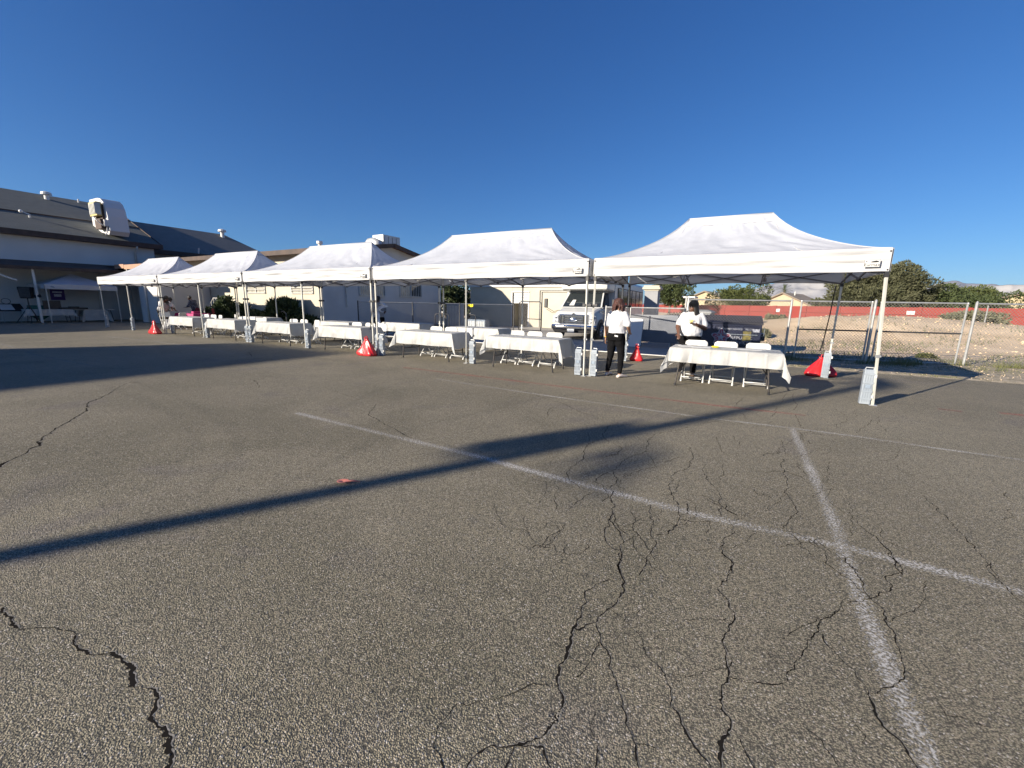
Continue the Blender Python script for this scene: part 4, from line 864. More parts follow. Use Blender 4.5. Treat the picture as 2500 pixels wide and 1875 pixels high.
def cabinet(label,x,y,w_,d_,h):
    T=thing('utility_cabinet',label,'cabinet',(x,y,0),0,'utility cabinets'); m_=M(); m_.bb(-w_/2,w_/2,-d_/2,d_/2,.06,h); m_.build('cabinet_body',MT['panelblue'],T,bevel=.01)
    m_=M(); 
    for k in range(int(w_/.12)): m_.bb(-w_/2+.05+k*.12,-w_/2+.12+k*.12,-d_/2-.012,-d_/2,.15,h-.1)
    m_.build('grille',MT['sheet'],T); m_=M(); m_.bb(-w_/2-.05,w_/2+.05,-d_/2-.05,d_/2+.05,0,.06); m_.build('base',MT['concrete'],T)
cabinet('tall blue-grey slatted cabinet right of the annex corner',-17.75,13.2,1.0,.5,1.47); cabinet('low blue-grey slatted cabinet in front of the shaded shed wall',-16.1,13.2,1.5,.5,.56)
T=thing('yellow_flag','yellow warning tape tied to the fence rail','tape',(-14.55,10.2,1.42)); m_=M(); m_.grid(8,3,lambda u,v:(-.15+.32*u,.02*math.sin(u*9),-.07+.14*v+.02*math.sin(u*7))); m_.build('tape',MT['yellow'],T,solid=.004)
# things beyond the pad
T=thing('leaning_board','large rounded grey white table top stood on its edge behind the woman','board',(-5.50,7.55,.01),R(-12))
pts=[];w_,h_,r_=1.32,1.06,.09
for cx,cy,a0 in ((w_-r_,r_,-90),(w_-r_,h_-r_,0),(r_,h_-r_,90),(r_,r_,180)):
    for k in range(6): a=R(a0+18*k); pts.append((cx+r_*math.cos(a)-w_/2-.15,cy+r_*math.sin(a)))
m_=M(); m_.prism(pts,'y',-.022,.022); o=m_.build('panel',MT['board'],T,bevel=.006); o.rotation_euler=(R(-7),0,0)
m_=M(); m_.prism([(x*1.005,z+.0) for x,z in pts],'y',.024,.034); o=m_.build('rim',MT['bronze'],T); o.rotation_euler=(R(-7),0,0)
T=thing('grey_panel','second pale grey panel standing behind the low fence','board',(-4.9,8.9,0),R(-8)); m_=M(); m_.bb(-1.0,1.0,-.03,.03,.12,1.2); m_.build('panel',MT['panelshade'],T,bevel=.01)
m_=M(); 
for x in (-.8,.8): m_.bb(x-.04,x+.04,-.2,.2,0,.14)
m_.build('stand',MT['sheet'],T)
# black trailer-like machine
T=thing('black_trailer','tall black wheeled machine with a grey drum, standing behind the woman in the white shirt','trailer',(-4.2,12.0,0),R(-4)); T.scale=(.58,.8,.86)
m_=M(); m_.bb(-.95,.85,-.9,1.0,.45,1.32); m_.bb(-1.0,.9,-.95,1.05,1.32,1.38); m_.build('body',MT['black'],T,bevel=.03)
m_=M(); m_.cyl((-.62,-1.02,.78),(.62,-1.02,.78),.11,14); m_.build('drum',MT['pole_grey'],T,smooth=True)
m_=M()
for k in range(9): m_.tube([(-.85+.2*k,-.6,1.38),(-.8+.2*k,-.55,1.52),(-.7+.2*k,-.5,1.38)],.03,6)
m_.build('hose',MT['black'],T)
m_=M(); m_.prism([(.05,1.38),(.95,1.38),(1.0,2.15),(.55,2.25),(.3,2.0)],'y',.0,.7); m_.build('cab_frame',MT['black'],T,bevel=.02)
m_=M(); m_.bb(.10,.95,-.25,.75,2.25,2.34); m_.bb(.55,.6,-.2,-.15,1.4,2.25); m_.bb(.9,.95,-.2,-.15,1.4,2.25); m_.build('roof_frame',MT['white'],T,bevel=.01)
for x in (-.75,.65):
    for y in (-.85,.8):
        m_=M(); m_.cyl((x-.1,y,.3),(x+.1,y,.3),.3,18); m_.build('wheel',MT['rubber'],T)
T=thing('wheeled_bin','grey wheeled rubbish bin behind the woman in the white shirt','bin',(-3.15,10.6,0),R(-10))
m_=M(); m_.loft([[(-.24,-.28,.08),(.24,-.28,.08),(.24,.28,.08),(-.24,.28,.08)],[(-.32,-.36,1.3),(.32,-.36,1.3),(.32,.36,1.3),(-.32,.36,1.3)]]); m_.build('body',MT['binwall'],T,bevel=.02)
m_=M(); m_.bb(-.36,.36,-.40,.42,1.30,1.36); m_.loft([[(-.34,-.38,1.36),(.34,-.38,1.36),(.34,.38,1.36),(-.34,.38,1.36)],[(-.2,-.2,1.44),(.2,-.2,1.44),(.2,.2,1.44),(-.2,.2,1.44)]]); m_.build('lid',MT['binwall'],T,bevel=.01)
for x in (-.3,.3): m_=M(); m_.cyl((x-.03,.3,.12),(x+.03,.3,.12),.12,12); m_.build('wheel',MT['rubber'],T)
m_=M(); m_.cyl((.0,0,0),(.0,0,.95),.03,8,.03); o=m_.build('stake',MT['rail']); a=away(2410,36); o.location=(a.x,a.y,lot_h(a.x,a.y)); tag(o,'short pale stake standing in the dirt before the dark sagebrush','stake')

# ------------------------------------------------------------------ canopy tents
ZE,ZV,ZR,TW=2.415,2.075,3.36,3.05
def fprof(v): return .80*v**1.42+.20*v**5.5
def make_tent(label,cx,L,Lr,seed,legs,lean={},mid=True,logo=True,front_y=0.0,group='large white canopy tents in a row',zr=ZR):
    T=thing('canopy_tent',label,'canopy tent',(cx,front_y,0),0,group); h=L/2; r=Lr/2; rg=random.Random(seed)
    E4=[Vector((-h,0,ZE)),Vector((h,0,ZE)),Vector((h,TW,ZE)),Vector((-h,TW,ZE))]; Rl=Vector((-r,TW/2,zr)); Rr=Vector((r,TW/2,zr))
    m_=M()
    for pi,(a,b,c,d) in enumerate(((E4[0],E4[1],Rl,Rr),(E4[1],E4[2],Rr,Rr),(E4[2],E4[3],Rr,Rl),(E4[3],E4[0],Rl,Rl))):
        nu,nv=(56,26) if pi%2==0 else (34,26)
        wdir=(b-a).normalized(); ln=(b-a).length
        def fn(u,v,a=a,b=b,c=c,d=d,pi=pi):
            e=a.lerp(b,u); t=c.lerp(d,u); p=e.lerp(t,v); z=ZE+(zr-ZE)*fprof(v)
            q=u*ln; edge=min(1,v*8,(1-v)*8)*min(1,u*7,(1-u)*7)
            corner=math.exp(-((u/.22)**2))+math.exp(-(((1-u)/.22)**2))
            wr=noise.noise(Vector((q*1.1+seed*3,v*3.2,seed)))*.034+noise.noise(Vector((q*3.0+v*2.,v*7,seed+5)))*.016+abs(noise.noise(Vector((q*1.6-v*3.,v*5+q,seed+8))))*.020
            ang=math.atan2(v*2.0,(u if u<.5 else 1-u)*ln/2+.02)
            wr+=corner*.017*math.sin(ang*24+seed+pi)*min(1,v*5)
            wr+=math.exp(-((1-v)/.18)**2)*.016*math.sin(q*19+seed*2+math.sin(q*7)*1.4)
            wr-=.028*math.sin(math.pi*v)*math.sin(math.pi*u)*(1 if pi%2==0 else .6)
            return (p.x,p.y,z+wr*edge)
        m_.grid(nu,nv,fn)
    top=m_.build('canopy',MT['canopy'],T,smooth=True)
    # stitched seam bands: ring near the ridge and along the hips
    m_=M()
    vb=.90
    for (a,b,c,d) in ((E4[0],E4[1],Rl,Rr),(E4[1],E4[2],Rr,Rr),(E4[2],E4[3],Rr,Rl),(E4[3],E4[0],Rl,Rl)):
        def fs_(u,v,a=a,b=b,c=c,d=d):
            vv=vb+v*.022; p=a.lerp(b,u).lerp(c.lerp(d,u),vv); return (p.x,p.y,ZE+(zr-ZE)*fprof(vv)+.006-.020*math.sin(math.pi*u)*.2)
        m_.grid(20,1,fs_)
        pts=[]
        for i in range(15):
            vv=i/14; p=a.lerp(c,vv); pts.append((p.x,p.y,ZE+(zr-ZE)*fprof(vv)+.003))
        m_.tube(pts,.009,5)
    m_.tube([Rl,Rr],.012,5)
    for sx in (-1,1):
        for sy in (0,1):
            pts=[]
            for i in range(17):
                vv=i/16; y=(TW/2)*vv if sy==0 else TW-(TW/2)*vv; pts.append((sx*(r+(h-r)*.33*(1-vv)),y,ZE+(zr-ZE)*fprof(vv)-.002-.026*math.sin(math.pi*vv)*.8))
            m_.tube(pts,.006,5)
    m_.build('seam',MT['valance'],top,smooth=True)
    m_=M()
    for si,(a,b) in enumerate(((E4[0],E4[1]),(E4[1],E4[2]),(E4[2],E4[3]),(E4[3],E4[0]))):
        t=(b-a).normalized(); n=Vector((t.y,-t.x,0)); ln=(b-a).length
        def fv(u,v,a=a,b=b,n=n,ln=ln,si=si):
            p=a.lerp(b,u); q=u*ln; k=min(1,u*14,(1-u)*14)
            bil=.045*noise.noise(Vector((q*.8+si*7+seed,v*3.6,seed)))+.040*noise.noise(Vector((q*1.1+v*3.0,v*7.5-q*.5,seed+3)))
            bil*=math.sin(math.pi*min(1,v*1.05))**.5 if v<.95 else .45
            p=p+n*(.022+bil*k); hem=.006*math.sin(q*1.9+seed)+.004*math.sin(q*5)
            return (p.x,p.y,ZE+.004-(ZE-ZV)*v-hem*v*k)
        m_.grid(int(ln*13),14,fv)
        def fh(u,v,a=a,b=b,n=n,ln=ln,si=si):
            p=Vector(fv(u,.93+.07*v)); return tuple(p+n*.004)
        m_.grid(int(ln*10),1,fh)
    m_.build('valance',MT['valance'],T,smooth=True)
    # legs
    lp=[(-h+.03,.03),(h-.03,.03),(h-.03,TW-.03),(-h+.03,TW-.03)]
    if mid: lp+=[(0,.03),(0,TW-.03)]
    foot={}
    for i,(x,y) in enumerate(lp):
        dx,dy=lean.get(i,(0,0)); top_=Vector((x,y,ZE-.03)); ft=Vector((x+dx,y+dy,.0)); ax=(top_-ft)
        def at(z): return ft+ax*(z/(ZE-.03))
        m_=M(); m_.bar(at(.78),top_,.036); lg=m_.build('leg',MT['pole_white'],T,bevel=.003)
        m_=M(); m_.bar(at(.01),at(.84),.029); m_.build('inner_tube',MT['pole_white'],lg)
        m_=M(); m_.bar(at(.77),at(.815),.046); m_.box(at(.79)+Vector((.028,0,0)),(.03,.02,.025)); m_.build('clamp',MT['pole_grey'],lg)
        m_=M(); m_.box(ft+Vector((0,0,.005)),(.10,.10,.008)); m_.build('foot',MT['pole_grey'],lg)
        m_=M(); m_.box(at(2.03),(.055,.055,.07)); m_.build('slider',MT['black'],lg); m_=M(); m_.box(top_-Vector((0,0,.03)),(.06,.06,.07)); m_.build('bracket',MT['black'],lg)
        foot[i]=ft
    # scissor trusses
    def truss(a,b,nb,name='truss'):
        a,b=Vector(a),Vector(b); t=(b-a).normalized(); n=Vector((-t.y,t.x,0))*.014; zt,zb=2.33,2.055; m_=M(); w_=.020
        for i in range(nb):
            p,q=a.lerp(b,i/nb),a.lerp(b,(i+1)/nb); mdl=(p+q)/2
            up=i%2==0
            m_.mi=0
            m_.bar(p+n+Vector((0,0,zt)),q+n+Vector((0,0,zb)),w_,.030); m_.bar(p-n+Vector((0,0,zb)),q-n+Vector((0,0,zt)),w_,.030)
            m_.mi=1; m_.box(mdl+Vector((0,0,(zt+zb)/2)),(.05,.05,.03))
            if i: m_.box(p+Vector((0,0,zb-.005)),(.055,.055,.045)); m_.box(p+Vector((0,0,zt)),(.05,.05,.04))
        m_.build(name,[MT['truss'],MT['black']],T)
    nb=4 if mid else 3
    ya,yb=.05,TW-.05
    truss((-h+.06,ya,0),(h-.06,ya,0),nb); truss((-h+.06,yb,0),(h-.06,yb,0),nb)
    for x in (-h+.05,h-.05)+((0,) if mid else ()): truss((x,ya,0),(x,yb,0),2)
    if not mid:
        for x in (-h+L/3,h-L/3): truss((x,ya,0),(x,yb,0),2)
    for x in (-r,r):
        m_=M(); m_.bar((x,TW/2,2.02),(x,TW/2,zr-.03),.03); m_.box((x,TW/2,2.06),(.08,.08,.07)); m_.build('peak_pole',MT['truss'],T)
    m_=M()
    for sx in (-1,1):
        for yy in (.05,TW-.05):
            m_.tube([(sx*(h-.05),yy,2.33),(sx*(h+r)/2*1.0,(yy+TW/2)/2,2.56),(sx*r,TW/2,zr-.25)],.012,6)
    m_.tube([(-r,TW/2,zr-.06),(r,TW/2,zr-.06)],.013,6); m_.build('roof_bar',MT['truss'],T)
    if logo:
        lg=M(); x0=h-.30; lg.bb(x0-.015,x0+.175,-.066,-.063,2.14,2.245); lab_=lg.build('brand_label',MT['paper'],T)
        q=M()
        for a0,a1,b0,b1 in ((x0-.015,x0+.175,2.14,2.143),(x0-.015,x0+.175,2.242,2.245),(x0-.015,x0-.012,2.14,2.245),(x0+.172,x0+.175,2.14,2.245)): q.bb(a0,a1,-.0675,-.066,b0,b1)
        q.prism([(x0+.045,2.212),(x0+.085,2.226),(x0+.125,2.234),(x0+.148,2.226),(x0+.165,2.210),(x0+.125,2.206),(x0+.08,2.206)],'y',-.069,-.0665); q.bb(x0,x0+.02,-.069,-.0665,2.215,2.227)
        q.build('emblem',MT['ink'],lab_); text('lettering','Eurmax',.060,MT['ink'],lab_,(x0+.08,-.0675,2.172),(R(90),0,0))
    # little bungee loops
    m_=M()
    for x in (-h+.02,h-.02):
        for z in (2.1,2.37): m_.ball((x,-.03,z),.012,6,4)
    m_.build('grommet',MT['black'],T)
    return T
TA=make_tent('nearest canopy tent, shorter than the rest, standing on only four poles',-2.27,4.57,1.5,1,4,{0:(-.06,.13),1:(.16,.06),2:(-.02,.0),3:(-.03,.12)},mid=False,zr=3.33)
TB=make_tent('second canopy tent from the right, standing before the parked shuttle bus',-7.72,6.10,3.05,2,6,{1:(.02,.04),4:(-.12,.17)})
TC=make_tent('middle canopy tent of the row, with the rooftop air conditioner behind its peak',-13.93,6.10,3.05,3,6,{})
TD=make_tent('fourth canopy tent from the right, in front of the dark rounded bush',-20.12,6.10,3.05,4,6,{})
TE=make_tent('farthest large canopy tent, half shaded, over the pink table and the two bending women',-26.32,6.10,3.05,5,6,{})
# small pop-up by the hall
def popup():
    T=thing('popup_canopy','small square pop-up canopy in the hall shade over the sound desk','canopy tent',(-36.6,1.05,0)); h=1.5; ze,zv,zr=2.12,1.86,2.78
    m_=M(); C4=[Vector((-h,-h,ze)),Vector((h,-h,ze)),Vector((h,h,ze)),Vector((-h,h,ze))]; P=Vector((0,0,zr))
    for i in range(4):
        a,b=C4[i],C4[(i+1)%4]
        m_.grid(16,12,lambda u,v,a=a,b=b:(lambda p:(p.x,p.y,ze+(zr-ze)*v**1.12+.012*noise.noise(p*2)))(a.lerp(b,u).lerp(P,v)))
    m_.build('canopy',MT['canopy'],T,smooth=True)
    m_=M()
    for i in range(4):
        a,b=C4[i],C4[(i+1)%4]; t=(b-a).normalized(); n=Vector((t.y,-t.x,0)); m_.grid(20,3,lambda u,v,a=a,b=b,n=n:tuple(a.lerp(b,u)+n*(.01+.01*math.sin(u*14))-Vector((0,0,(ze-zv)*v))))
    m_.build('valance',MT['valance'],T,smooth=True)
    for x,y in ((-1,-1),(1,-1),(1,1),(-1,1)):
        m_=M(); m_.bar((x*(h-.03),y*(h-.03),0),(x*(h-.03),y*(h-.03),ze-.03),.032); lg=m_.build('leg',MT['pole_white'],T); m_=M(); m_.box((x*(h-.03),y*(h-.03),.006),(.09,.09,.01)); m_.build('foot',MT['pole_grey'],lg)
    m_=M(); m_.prism([(-1.32,1.98),(-1.22,1.93),(-1.12,1.93),(-1.17,2.0),(-1.25,2.02)],'x',h+.022,h+.026); m_.build('emblem',MT['panelblue'],T)
popup()
# clamps joining neighbouring poles
def clamp(label,x,y,z,w_=.34):
    m_=M(); m_.bar((x-w_/2,y,z),(x+w_/2,y,z),.035,.03); m_.cyl((x,y-.05,z),(x,y+.03,z),.035,10); m_.box((x-w_/2,y,z),(.05,.07,.06)); m_.box((x+w_/2,y,z),(.05,.07,.06))
    tag(m_.build('pole_clamp',MT['black']),label,'clamp','clamps joining the tent poles')
clamp('black clamp joining the front poles of the two nearest tents',-4.61,.04,1.50,.26); clamp('black clamp joining the front poles behind the largest red bag',-10.82,.03,1.5,.22)
clamp('black clamp on the poles left of the table nearest the second barred window',-17.02,.03,1.5,.22); clamp('black clamp on the poles above the far red bag',-23.22,.03,1.5,.22)
clamp('black clamp on the back poles behind the woman in the white shirt',-4.61,3.05,1.5,.26); clamp('black clamp on the back poles by the low barrier',-10.82,3.02,1.5,.22); clamp('black clamp on the back poles before the annex corner',-17.02,3.02,1.5,.22)
def strap(label,a,b):
    m_=M(); a,b=Vector(a),Vector(b); m_.tube([a,a.lerp(b,.5)+Vector((.01,0,0)),b],.011,6); m_.ball(b+Vector((0,0,.04)),(.022,.03,.045),8,6); m_.tube([b+Vector((-.03,0,.05)),b+Vector((.035,0,.0)),b+Vector((-.02,0,-.05)),b+Vector((.03,0,-.09))],.010,5); m_.tube([b,b-Vector((.03,0,.16))],.014,6)
    tag(m_.build('tie_strap',MT['cable'],smooth=True),label,'strap','black tie straps on the poles')
strap('long black strap from the roof to the weight at the back right pole',(-.12,3.0,2.02),(-.20,2.92,.76)); strap('black strap hanging beside the pole above the far red bag',(-23.30,-.02,2.03),(-23.42,-.06,.86))
strap('black strap tied above the largest red bag',(-10.84,-.02,1.5),(-10.86,-.08,.88)); strap('black strap on the back pole behind the woman in the white shirt',(-4.50,2.98,2.02),(-4.45,2.95,.72))
# weights standing at the pole feet
def make_weight():
    T=thing('pole_weight','x','pole weight',(0,0,0),0,'grey plastic pole weights'); w_,d_,h_=.135,.10,.57
    m_=M(); m_.bb(-w_/2,w_/2,-d_/2,d_/2,.01,h_); m_.build('weight_body',MT['weight'],T,bevel=.008)
    m_=M()
    for k in range(4): x=-w_/2+.022+k*.030; m_.bb(x-.003,x+.003,-d_/2-.008,-d_/2+.002,.05,h_-.05)
    for z in (.10,.22,.36,.50): m_.bb(-w_/2-.003,w_/2+.003,-d_/2-.011,-d_/2+.003,z-.012,z+.012)
    for z in (.16,.44): m_.bb(w_/2-.002,w_/2+.007,-d_/2+.02,d_/2-.02,z-.01,z+.01)
    m_.build('rib',MT['weight'],T)
    for z in (.14,.47): m_=M(); m_.bb(w_/2,w_/2+.025,-d_/2-.012,-d_/2+.03,z-.025,z+.025); m_.build('latch',MT['white'],T,bevel=.004)
    m_=M(); m_.bb(-.035,.035,-d_/2-.009,-d_/2,.27,.33); m_.build('label_plate',MT['panelblue'],T)
    m_=M(); m_.tube([(-.05,0,h_),(-.05,0,h_+.03),(.05,0,h_+.03),(.05,0,h_)],.009,6); m_.build('handle',MT['sheet'],T)
    return T
PW=make_weight()
WL=[(.04,.12,0,'grey weight at the front right pole of the nearest tent'),(-.06,3.02,-.1,'grey weight with a red bag behind it, under the nearest tent'),
(-4.83,.12,.05,'left one of the two weights at the poles shared by the two nearest tents'),(-4.50,.17,-.05,'right one of the two weights at the poles shared by the two nearest tents'),(-4.55,3.08,.1,'grey weight behind the woman in the white shirt, beside a small red bag'),
(-7.64,.20,0,'grey weight at the middle front pole of the second tent'),(-10.58,.04,.1,'grey weight beside the largest red bag'),(-10.90,.20,0,'grey weight half hidden behind the largest red bag'),(-13.72,-.03,.05,'grey weight at the middle front pole of the third tent'),
(-16.86,.0,0,'right weight of the pair between the third and fourth tents'),(-17.12,.03,.1,'left weight of the pair between the third and fourth tents'),(-19.86,.04,0,'grey weight at the middle front pole of the fourth tent'),
(-23.1,.25,0,'grey weight partly behind the far red bag'),(-26.12,-.03,0,'grey weight at the middle front pole of the farthest tent'),(-29.35,.08,.1,'grey weight at the far left front pole of the farthest tent')]
for i,(x,y,rz,l) in enumerate(WL):
    o=PW if i==0 else copy_tree(PW); o.location=(x,y,0); o.rotation_euler=(0,0,rz); o['label']=l
# red tie-down bags
def redbag(label,x,y,w_,h_,seed,rz=0,skew=0):
    T=thing('red_bag',label,'weight bag',(x,y,0),rz,'red weight bags at the pole feet'); m_=M(); rings=[]; n=40
    prof=((0,.90),(.05,1.0),(.12,1.02),(.25,.90),(.42,.70),(.6,.50),(.78,.31),(.88,.22),(.93,.20),(1.0,.30))
    for v,k0 in prof:
        ring=[]
        for j in range(n):
            a=2*math.pi*j/n; c,s=math.cos(a),math.sin(a)
            pl=.10*abs(math.sin(a*3.5+seed+v*1.2))*min(1,v*2.5)+.22*noise.noise(Vector((c*1.6+seed,s*1.6,v*2.2)))+.06*noise.noise(Vector((c*5,s*5+seed,v*6)))
            k=k0*(1-pl*(1 if v>.08 else .4))
            q=.62
            ring.append((w_*.5*k*abs(c)**q*(1 if c>0 else -1)+skew*w_*(1-v)*.5*abs(c),w_*.21*k*abs(s)**q*(1 if s>0 else -1),h_*v*(1+.05*math.sin(a*2+seed))+.003))
        rings.append(ring)
    m_.loft(rings); m_.build('bag_body',MT['redbag'],T,smooth=True)
    m_=M(); m_.tube([(-.05,-.02,h_*.9),(-.03,.0,h_*1.12),(.03,.0,h_*1.12),(.06,-.02,h_*.9)],.012,6); m_.tube([(0,-w_*.05,h_*.9),(-.02,-w_*.20,h_*.4),(-.05,-w_*.235,.03)],.008,5); m_.build('strap',MT['redbag'],T)
redbag('largest red bag, in front of the clamped pole pair beside the weights',-10.93,-.20,.66,.48,1); redbag('red bag lying at the back right pole of the nearest tent, behind its weight',-.10,3.28,.66,.44,2,.3)
redbag('small red bag behind the woman in the white shirt',-4.28,3.38,.34,.42,3); redbag('far red bag beside the leftmost white table',-23.32,-.30,.72,.50,4)

# ------------------------------------------------------------------ tables, cloths, chairs
def make_table():
    T=thing('folding_table','x','folding table'); L=1.83; W_=.76; h=.735
    m_=M(); m_.bb(-L/2,L/2,0,W_,h-.045,h-.005); m_.build('tabletop',MT['chair'],T,bevel=.012)
    for s in (-1,1):
        x=s*.70
        for y in (.06,W_-.06):
            m_=M(); m_.tube([(x-s*.02,y,h-.05),(x+s*.03,y,.45),(x+s*.075,y,.06),(x+s*.08,y,.0)],.0155,8); lg=m_.build('leg',MT['bronze'],T,smooth=True)
            m_=M(); m_.cyl((x+s*.08,y,.0),(x+s*.078,y,.05),.02,8); m_.build('foot_cap',MT['black'],lg)
        m_=M(); m_.cyl((x+s*.055,.06,.26),(x+s*.055,W_-.06,.26),.012,8); m_.build('crossbar',MT['bronze'],T); m_=M(); m_.cyl((x-s*.01,.06,h-.08),(x-s*.01,W_-.06,h-.08),.012,8); m_.build('crossbar',MT['bronze'],T)
        m_=M(); m_.tube([(x+s*.05,W_/2,.28),(x-s*.12,W_/2,.52),(x-s*.38,W_/2,h-.06)],.010,6); m_.build('brace',MT['bronze'],T)
    return T
FT=make_table(); _first=[True]
def cloth(label,cx,y0,seed,parent=None,L=1.83,W_=.76,h=.740,ov=(.34,.30,.50,.44),pts=(.16,.14),rz=0,mt='cloth',group='white tablecloths'):
    "rectangular cloth: flat top, hanging sides; corners droop in points. ov = front, back, left, right overhang"
    rg=random.Random(seed); ovf,ovb,ovl,ovr=ov; nx,ny=150,44; Wt=L+ovl+ovr; Ht=W_+ovf+ovb
    def fn(u,v):
        x=-L/2-ovl+Wt*u; y=-ovf+Ht*v
        ex=max(0,-L/2-x,x-L/2); ey=max(0,-y,y-W_); sx=-1 if x<0 else 1; sy=-1 if y<W_/2 else 1
        bx=max(-L/2,min(L/2,x)); by=max(0,min(W_,y)); q=x+y*.7
        cr=.0035*max(0,1-abs(((x+seed*.07)%.30)-.15)/.02)
        if ex==0 and ey==0: return (x,y,h+cr+.0025*noise.noise(Vector((x*5,y*5,seed))))
        if ex>0 and ey>0:
            r=math.hypot(ex,ey); a=math.atan2(ey,ex); drop=max(ex,ey)+.42*min(ex,ey); fl=.20*min(ex,ey)+.10*min(ex,ey)*math.cos(a*4+seed)
            w1=noise.noise(Vector((a*3,r*4,seed)))*.03
            return (bx+sx*(.012+fl*math.cos(a)+.34*min(ex,ey)*1.0+w1),by+sy*(.012+fl*math.sin(a)*.8+.20*min(ex,ey)),h-drop*.97)
        d=max(ex,ey); fold=.5+.5*math.sin(d*0)
        if ey>0:
            w1=(noise.noise(Vector((x*2.6,seed,d*2.5)))*.060+.020*math.sin(x*13+seed*2+3.0*noise.noise(Vector((x*2,seed,d)))))*min(1,d*5)
            flare=.05*d
            return (x,by+sy*(.012+flare+abs(w1)*.9+cr*2.2),h-d+.004*math.sin(x*7+seed)*d*3)
        w1=(noise.noise(Vector((y*2.6,seed+3,d*2)))*.05+.016*math.sin(y*12+seed))*min(1,d*6)
        return (bx+sx*(.012+.06*d+abs(w1)),y,h-d)
    m_=M(); m_.grid(nx,ny,fn); o=m_.build('tablecloth',MT[mt],None,smooth=True,loc=(cx,y0,0)); o.rotation_euler=(0,0,rz)
    # pressed-in packing creases running across
    return tag(o,label,'tablecloth',group)
def table(lt,lc,cx,y0,seed,rz=0,**k):
    o=FT if _first[0] else copy_tree(FT); _first[0]=False; o.location=(cx,y0,0); o.rotation_euler=(0,0,rz); o['label']=lt; o['group']='folding tables under white cloths'
    return cloth(lc,cx,y0,seed,rz=rz,**k)
table('folding table under the nearest tent, with papers on its cloth','white cloth on the nearest table, long points hanging at both ends',-2.06,.03,1,ov=(.27,.20,.40,.40))
table('folding table left of the poles shared by the two nearest tents','white cloth on the right-hand table of the second tent',-6.20,.04,2,ov=(.28,.24,.36,.42))
table('folding table left of the middle pole of the second tent','white cloth on the left-hand table of the second tent',-9.08,.03,3,ov=(.34,.24,.34,.40))
table('folding table left of the largest red bag','white cloth on the table beside the largest red bag',-12.30,.02,4,ov=(.33,.26,.36,.42))
table('folding table left of the middle front pole of the third tent','white cloth on the table left of the third tent\'s middle pole',-15.55,.0,5,ov=(.33,.26,.34,.40))
table('folding table right of the middle front pole of the fourth tent','white cloth on the right-hand table of the fourth tent',-18.75,.0,6,ov=(.33,.26,.34,.40))
table('folding table beside the far red bag','white cloth on the front table beside the far red bag',-21.70,.0,7,ov=(.33,.26,.36,.40))
table('back-row folding table under the second tent','white cloth on the back-row table of the second tent',-9.25,2.60,8,ov=(.35,.26,.34,.34))
table('back-row folding table under the third tent, its cloth tied at the corner','white cloth on the back-row table of the third tent',-15.1,1.95,9,ov=(.35,.26,.34,.34))
table('back-row folding table under the fourth tent','white cloth on the back-row table of the fourth tent',-20.35,2.0,10,ov=(.35,.26,.34,.34))
table('second back-row folding table of the third tent','white cloth on the second back-row table of the third tent',-13.0,3.3,11,ov=(.33,.26,.34,.34))
def make_chair():
    T=thing('folding_chair','x','folding chair'); mt=MT['chair']
    m_=M(); pts=[]
    for cx,cy,a0 in ((.175,-.16,-90),(.175,.16,0),(-.175,.16,90),(-.175,-.16,180)):
        for k in range(5): a=R(a0+22.5*k); pts.append((cx+.045*math.cos(a),cy+.045*math.sin(a)))
    m_.prism(pts,'z',.435,.458); m_.build('seat',mt,T,bevel=.006)
    # backrest: curved panel, rounded corners (the back is at +Y, sitters face -Y)
    m_=M(); nu,nv=16,8; rows=[]
    for j in range(nv+1):
        v=j/nv; z=.575+.245*v; e=abs(v-.5)*2; hw=.215-.055*max(0,(e-.55)/.45)**2.2
        rows.append([(hw*(2*i/nu-1),.235+.055*(z-.45)+.030*(2*i/nu-1)**2*-1+.03,z) for i in range(nu+1)])
    m_.loft(rows,cap=False,closed=False); m_.build('backrest',mt,T,smooth=True,solid=.02)
    for s in (-1,1):
        m_=M(); m_.tube([(s*.205,-.235,.0),(s*.205,-.22,.04),(s*.205,.05,.36),(s*.205,.235,.60),(s*.20,.27,.79)],.0125,8); m_.build('leg',mt,T,smooth=True)
        m_=M(); m_.tube([(s*.175,.25,.0),(s*.175,.235,.04),(s*.175,-.10,.40),(s*.175,-.14,.435)],.0115,8); m_.build('leg',mt,T,smooth=True)
        for yy in (-.235,.25): m_=M(); m_.cyl((s*(.205 if yy<0 else .175),yy,0),(s*(.205 if yy<0 else .175),yy*.96,.05),.018,8); m_.build('foot_cap',mt,T)
    m_=M(); m_.cyl((-.175,.19,.10),(.175,.19,.10),.011,8); m_.build('stretcher',mt,T,smooth=True); m_=M(); m_.cyl((-.205,-.18,.09),(.205,-.18,.09),.011,8); m_.tube([(-.2,-.18,.09),(-.17,-.13,.055),(.17,-.13,.055),(.2,-.18,.09)],.009,6); m_.build('stretcher',mt,T,smooth=True)
    return T
FC=make_chair(); _fc=[True]
def chair(label,x,y,rz=0,group='white folding chairs at the tables'):
    o=FC if _fc[0] else copy_tree(FC); _fc[0]=False; o.location=(x,y,0); o.rotation_euler=(0,0,rz); o['label']=label; o['group']=group; return o
chair('left chair of the three behind the nearest table',-2.60,.90,.03); chair('middle chair of the three behind the nearest table',-2.06,.91,-.02); chair('right chair of the three behind the nearest table',-1.47,.92,.04)
chair('right chair of the three behind the right-hand table of the second tent',-5.86,.96,.03); chair('middle chair of the three behind the right-hand table of the second tent',-6.42,.97,-.03); chair('left chair of the three behind the right-hand table of the second tent',-6.92,.97,.02)
chair('left chair behind the left-hand table of the second tent',-9.55,.92,.02); chair('middle chair behind the left-hand table of the second tent',-9.05,.93,-.04); chair('right chair behind the left-hand table of the second tent',-8.50,.92,.05)
